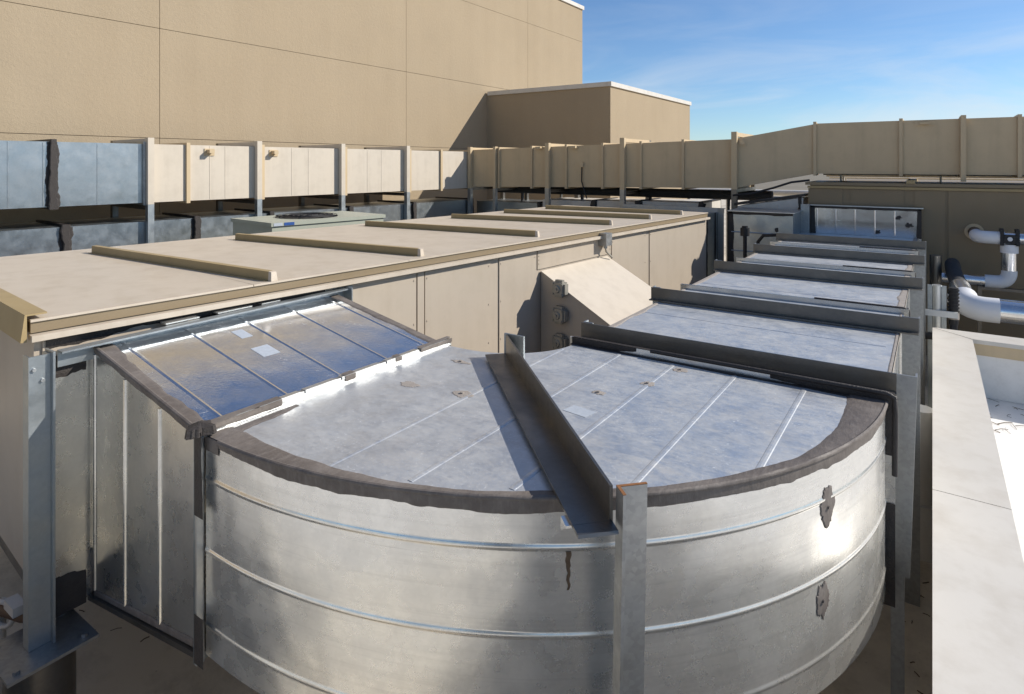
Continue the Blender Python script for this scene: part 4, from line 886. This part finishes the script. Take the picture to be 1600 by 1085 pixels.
# ------------------------------------------------------------------ pipes at right
def elbow_pts(a, c, b, r, k=8):
    a, c, b = Vector(a), Vector(c), Vector(b); u = (a - c).normalized(); v = (b - c).normalized()
    p0, p1 = c + u * r, c + v * r
    return [p0.lerp(c, i / k).lerp(c.lerp(p1, i / k), i / k) for i in range(k + 1)]
PY = 9.35
t = thing('insulated_pipe', 'silver jacketed pipe with white elbows and a vertical leg, before the shaded unit', 'pipe', (1.0, PY, FLOOR))
zt = aty(1560, 372, PY).z; zl = aty(1560, 441, PY).z; xv = aty(1577, 400, PY).x; xw = aty(1527, 366, PY).x
e1 = elbow_pts((xw, RY, zt), (xw, PY, zt), (xw + 1, PY, zt), 0.13)
bm = B(); tube(bm, [V(xw, RY + 0.01, zt), e1[0] + V(0, 0.1, 0)], 0.068, 18); build('wall_stub', bm, 'copper_brown', t, smooth=45)
bm = B(); tube(bm, [e1[0] + V(0, 0.1, 0)] + e1 + [e1[-1] + V(0.13, 0, 0)], 0.076, 18); build('elbow', bm, 'pvc', t, smooth=45)
bm = B(); tube(bm, [e1[-1] + V(0.13, 0, 0), V(5, PY, zt)], 0.070, 18); build('pipe_jacket', bm, 'foil', t, smooth=45)
bm = B(); tube(bm, [(xv, PY, zt - 0.07), (xv, PY, zt - 0.17)], 0.088, 18); build('tee', bm, 'pvc', t, smooth=45)
bm = B(); tube(bm, [(xv, PY, zt - 0.171), (xv, PY, zl + 0.15)], 0.080, 18); build('pipe_jacket', bm, 'foil', t, smooth=45)
e2 = elbow_pts((xv, PY, zl + 1), (xv, PY, zl), (xv - 1, PY, zl), 0.13)
bm = B(); tube(bm, [e2[0] + V(0, 0, 0.06)] + e2 + [e2[-1] - V(0.1, 0, 0)], 0.078, 18); build('elbow', bm, 'pvc', t, smooth=45)
bm = B(); tube(bm, [e2[-1] - V(0.1, 0, 0), V(xv - 0.75, PY, zl)], 0.066, 18); build('pipe_jacket', bm, 'foil', t, smooth=45)
bm = B(); box(bm, (xv - 0.09, PY - 0.085, zt - 0.08), (xv - 0.055, PY + 0.085, zt + 0.11)); box(bm, (xv + 0.055, PY - 0.085, zt - 0.08), (xv + 0.09, PY + 0.085, zt + 0.11)); box(bm, (xv - 0.054, PY - 0.09, zt - 0.05), (xv + 0.054, PY - 0.072, zt + 0.05)); build('clamp', bm, 'black', t, 0.006)
bm = B(); disc(bm, (xv, PY - 0.0905, zt), -Y, 0.025, 0.01, 12); build('clamp_knob', bm, 'pvc', t)
bm = B(); box(bm, (xv - 0.3, PY - 0.03, FLOOR), (xv - 0.26, PY + 0.03, zl - 0.06)); box(bm, (xv + 0.15, PY - 0.03, FLOOR), (xv + 0.19, PY + 0.03, zl - 0.06)); box(bm, (xv - 0.3, PY - 0.04, zl - 0.1), (xv + 0.19, PY + 0.04, zl - 0.067)); build('pipe_stand', bm, 'steel_dark', t)
bm = B(); tube(bm, [(xw, RY + 0.0, zt), (xw, RY + 0.017, zt)], 0.105, 24); tag(build('pipe_collar', bm, 'tan', smooth=45), 'round collar plate where the silver pipe enters the shaded unit', 'collar')

PB = 7.95
t = thing('insulated_pipe', 'large silver jacketed pipe with white elbow and black upper end, behind the parapet', 'pipe', (1.2, PB, FLOOR))
zb = aty(1560, 486, PB).z; xe = aty(1512, 490, PB).x
top = aty(1490, 425, PB + 0.9)
c = V(xe, PB, zb); e3 = elbow_pts(top, c, (xe + 1, PB, zb), 0.16)
bm = B(); tube(bm, [e3[0].lerp(top, 0.10)] + e3 + [e3[-1] + V(0.10, 0, 0)], 0.125, 20); build('elbow', bm, 'pvc', t, smooth=45)
bm = B(); tube(bm, [e3[-1] + V(0.10, 0, 0), V(6, PB, zb)], 0.113, 20); build('pipe_jacket', bm, 'foil', t, smooth=45)
for xx in (0.55, 1.25, 1.95):
    bm = B(); tube(bm, [(xe + xx, PB, zb), (xe + xx + 0.025, PB, zb)], 0.1145, 24); build('jacket_band', bm, 'bright', t, smooth=45)
m1 = e3[0].lerp(top, 0.10); m2 = e3[0].lerp(top, 0.45)
bm = B(); tube(bm, [m1, m2], 0.10, 20); build('pipe_jacket', bm, 'foil', t, smooth=45)
bm = B(); tube(bm, [m2, top, top + V(0, 0.5, 0.02)], 0.080, 18); tube(bm, [m2 + (top - m2) * 0.02, m2.lerp(top, 0.2)], 0.092, 18); build('black_sleeve', bm, 'black_insulation', t, smooth=45)
bm = B(); box(bm, (xe + 0.5, PB - 0.04, FLOOR), (xe + 0.55, PB + 0.04, zb - 0.11)); box(bm, (xe + 2.5, PB - 0.04, FLOOR), (xe + 2.55, PB + 0.04, zb - 0.11)); build('pipe_stand', bm, 'steel_dark', t)
for k, (py, r, yy, l) in enumerate(((462, 0.022, 8.5, 'thin pale pipe behind the large silver pipe, upper of two'), (470, 0.018, 8.4, 'thin pale pipe behind the large silver pipe, lower of two'))):
    p = aty(1480, py, yy); bm = B(); tube(bm, [(p.x, yy, p.z), (5, yy, p.z - 0.03)], r, 10)
    for xx in (1.0, 2.6): box(bm, (xx - 0.015, yy - 0.02, FLOOR), (xx + 0.015, yy + 0.02, p.z - r * 0.7))
    tag(build('pipe', bm, 'white_pipe', smooth=45), l, 'pipe')
t = thing('strut_stand', 'galvanised strut stand holding a short upright conduit beside the duct end', 'stand', (0.1, 7.45, FLOOR))
y0 = 7.5; a = aty(1457, 445, y0); b = aty(1474, 500, y0)
for px in (1453, 1475): p = aty(px, 470, y0); bm = B(); box(bm, (p.x - 0.02, y0 - 0.02, FLOOR), (p.x + 0.02, y0 + 0.02, aty(1460, 446, y0).z)); build_split('upright', bm, 'steel_blue', t, 0.003)
p = aty(1464, 470, y0); bm = B(); tube(bm, [(p.x, y0, FLOOR), (p.x, y0, aty(1460, 445, y0).z)], 0.042, 14); build('conduit', bm, 'bright', t, smooth=45)
z0 = aty(1464, 488, y0).z; bm = B(); box(bm, (p.x - 0.16, y0 - 0.065, z0 - 0.03), (p.x + 0.17, y0 - 0.045, z0 + 0.03)); build('crosspiece', bm, 'white_pipe', t, 0.004)
bm = B(); p2 = aty(1490, 470, y0); tube(bm, [(p2.x, y0, z0 - 0.1), (p2.x, y0, aty(1490, 450, y0).z)], 0.04, 14)
for i in range(7): disc(bm, (p2.x, y0, z0 + 0.02 + i * 0.035), Z, 0.048, 0.015, 14)
tube(bm, [(p2.x, y0, z0 - 0.09), (p2.x, y0 - 0.02, z0 - 0.18), (p2.x - 0.1, y0 - 0.03, z0 - 0.24), (p2.x - 0.25, y0 - 0.03, z0 - 0.24)], 0.036, 12); build('flexible_hose', bm, 'black', t, smooth=50)
bm = B(); disc(bm, (p2.x, y0, z0 - 0.05), Z, 0.047, 0.06, 14); build('hose_ring', bm, 'patch', t, smooth=45)
bm = B(); p = aty(1462, 412, 8.9); tube(bm, [(p.x, 8.9, FLOOR), (p.x, 8.9, p.z + 0.1)], 0.06, 16); tag(build('pipe', bm, 'steel_dark', smooth=45), 'dark upright pipe stub just right of the last crossbar leg', 'pipe')

# bent cable and valve at the fourth crossbar
t = thing('cable_whip', 'black bent cable rising from a small valve before the upright duct box', 'cable', (-1.7, 8.6, DB))
bm = B(); pts = [V(-1.95, 8.75, -1.25), V(-1.95, 8.75, -1.05), V(-1.88, 8.74, -0.96), V(-1.72, 8.72, -0.94), V(-1.60, 8.70, -0.955)]
tube(bm, pts, 0.022, 10); build('cable', bm, 'black', t, smooth=60)
bm = B(); tube(bm, [(-2.12, 8.75, -1.9), (-2.12, 8.75, -0.98)], 0.025, 10); disc(bm, (-2.12, 8.75, -0.98), Z, 0.06, 0.11, 14); disc(bm, (-2.12, 8.75, -0.875), Z, 0.04, 0.03, 12); build('valve', bm, 'black', t, smooth=45)
bm = B(); tube(bm, [(-1.95, 8.75, FLOOR), (-1.95, 8.75, -1.24)], 0.02, 8); tube(bm, [(-2.12, 8.75, FLOOR), (-2.12, 8.75, -1.9)], 0.02, 8); build('conduit', bm, 'steel_dark', t, smooth=45)

# ------------------------------------------------------------------ condensing unit left of the air handler
t = thing('condensing_unit', 'grey-green fan unit with round top grille beyond the beige air handler', 'fan unit', (-6.85, 4.95, FLOOR))
FC = Frame((-6.70, 5.15, 0), R(6))
bm = B(); box(bm, (-0.50, -0.80, -1.7), (0.47, 0.80, -0.725), FC); build('cabinet', bm, 'condenser', t, 0.01)
bm = B(); box(bm, (-0.52, -0.82, -0.724), (0.49, 0.82, -0.68), FC); build('top_lid', bm, 'condenser', t, 0.008)
bm = B()
for r in (0.10, 0.17, 0.24, 0.31, 0.38): tube(bm, [FC(-0.03 + r * math.cos(a), -0.05 + r * math.sin(a), -0.660) for a in [i * math.pi / 16 for i in range(33)]], 0.004, 6, cap=False)
for a in range(8): tube(bm, [FC(-0.03, -0.05, -0.660), FC(-0.03 + 0.39 * math.cos(a * math.pi / 4), -0.05 + 0.39 * math.sin(a * math.pi / 4), -0.670)], 0.007, 6)
build('fan_grille', bm, 'black', t)
bm = B(); disc(bm, FC(-0.03, -0.05, -0.679), Z, 0.39, 0.004, 32); build('fan_opening', bm, 'black', t)
bm = B(); box(bm, (0.4905, -0.66, -0.72), (0.493, -0.53, -0.685), FC); build('plate', bm, 'blue', t)
bm = B(); box(bm, (0.4905, -0.79, -0.72), (0.493, -0.68, -0.685), FC); build('plate', bm, 'sticker', t)
bm = B()
for sx in (-0.5, 0.45):
    for sy in (-0.75, 0.75): box(bm, (sx - 0.04, sy - 0.04, FLOOR), (sx + 0.04, sy + 0.04, -1.701), FC)
build('stand', bm, 'steel_dark', t)

# ------------------------------------------------------------------ near left clutter
t = thing('pipe_with_bracket', 'brown pipe and pale clamp poking out left of the near steel post', 'pipe', (-3.2, 0.85, FLOOR))
bm = B(); q = atz(12, 960, -2.02); tube(bm, [q + V(-0.6, -0.15, 0), q + V(0.10, 0.03, 0.02), q + V(0.17, 0.06, 0.03)], 0.030, 14); build('pipe', bm, 'copper_brown', t, smooth=45)
bm = B(); tube(bm, [q + V(-0.09, 0, -0.5 + 0.0), q + V(-0.085, 0, 0.03)], 0.02, 10); tube(bm, [q + V(-0.02 + 0.055 * math.cos(a), -0.01 + 0.02 * math.cos(a), 0.0 + 0.055 * math.sin(a)) for a in [i * math.pi / 8 for i in range(17)]], 0.012, 8); box(bm, (q.x + 0.02, q.y - 0.02, q.z + 0.045), (q.x + 0.13, q.y + 0.03, q.z + 0.085)); build('clamp', bm, 'cap', t, smooth=45)
bm = B(); tube(bm, [(q.x - 0.09, q.y, FLOOR), (q.x - 0.09, q.y, q.z - 0.48)], 0.02, 10); build('stand', bm, 'steel', t, smooth=45)
# dead twigs / debris on the roof
random.seed(11); bm = B()
def twigs(x0, x1, y0, y1, zf, n, l0, l1):
    for _ in range(n):
        x, y = random.uniform(x0, x1), random.uniform(y0, y1); a = random.uniform(0, 6.28); L = random.uniform(l0, l1)
        p = V(x, y, zf + 0.004); q = p + V(math.cos(a) * L, math.sin(a) * L, random.uniform(0, 0.01)); m = p.lerp(q, 0.5) + V(random.uniform(-.2, .2) * L, random.uniform(-.2, .2) * L, 0.004)
        tube(bm, [p, m, q], random.uniform(0.0012, 0.003), 4)
twigs(-4.5, -2.4, 0.9, 3.5, FLOOR, 90, 0.01, 0.09); twigs(-0.14, 0.0, 2.6, 6.5, FLOOR, 40, 0.01, 0.05); twigs(0.3, 2.0, 6.1, 6.9, -2.1, 110, 0.03, 0.14)
tag(build('debris', bm, 'twig'), kind='stuff', label='dry twigs and grit scattered on the roof membrane', cat='debris')
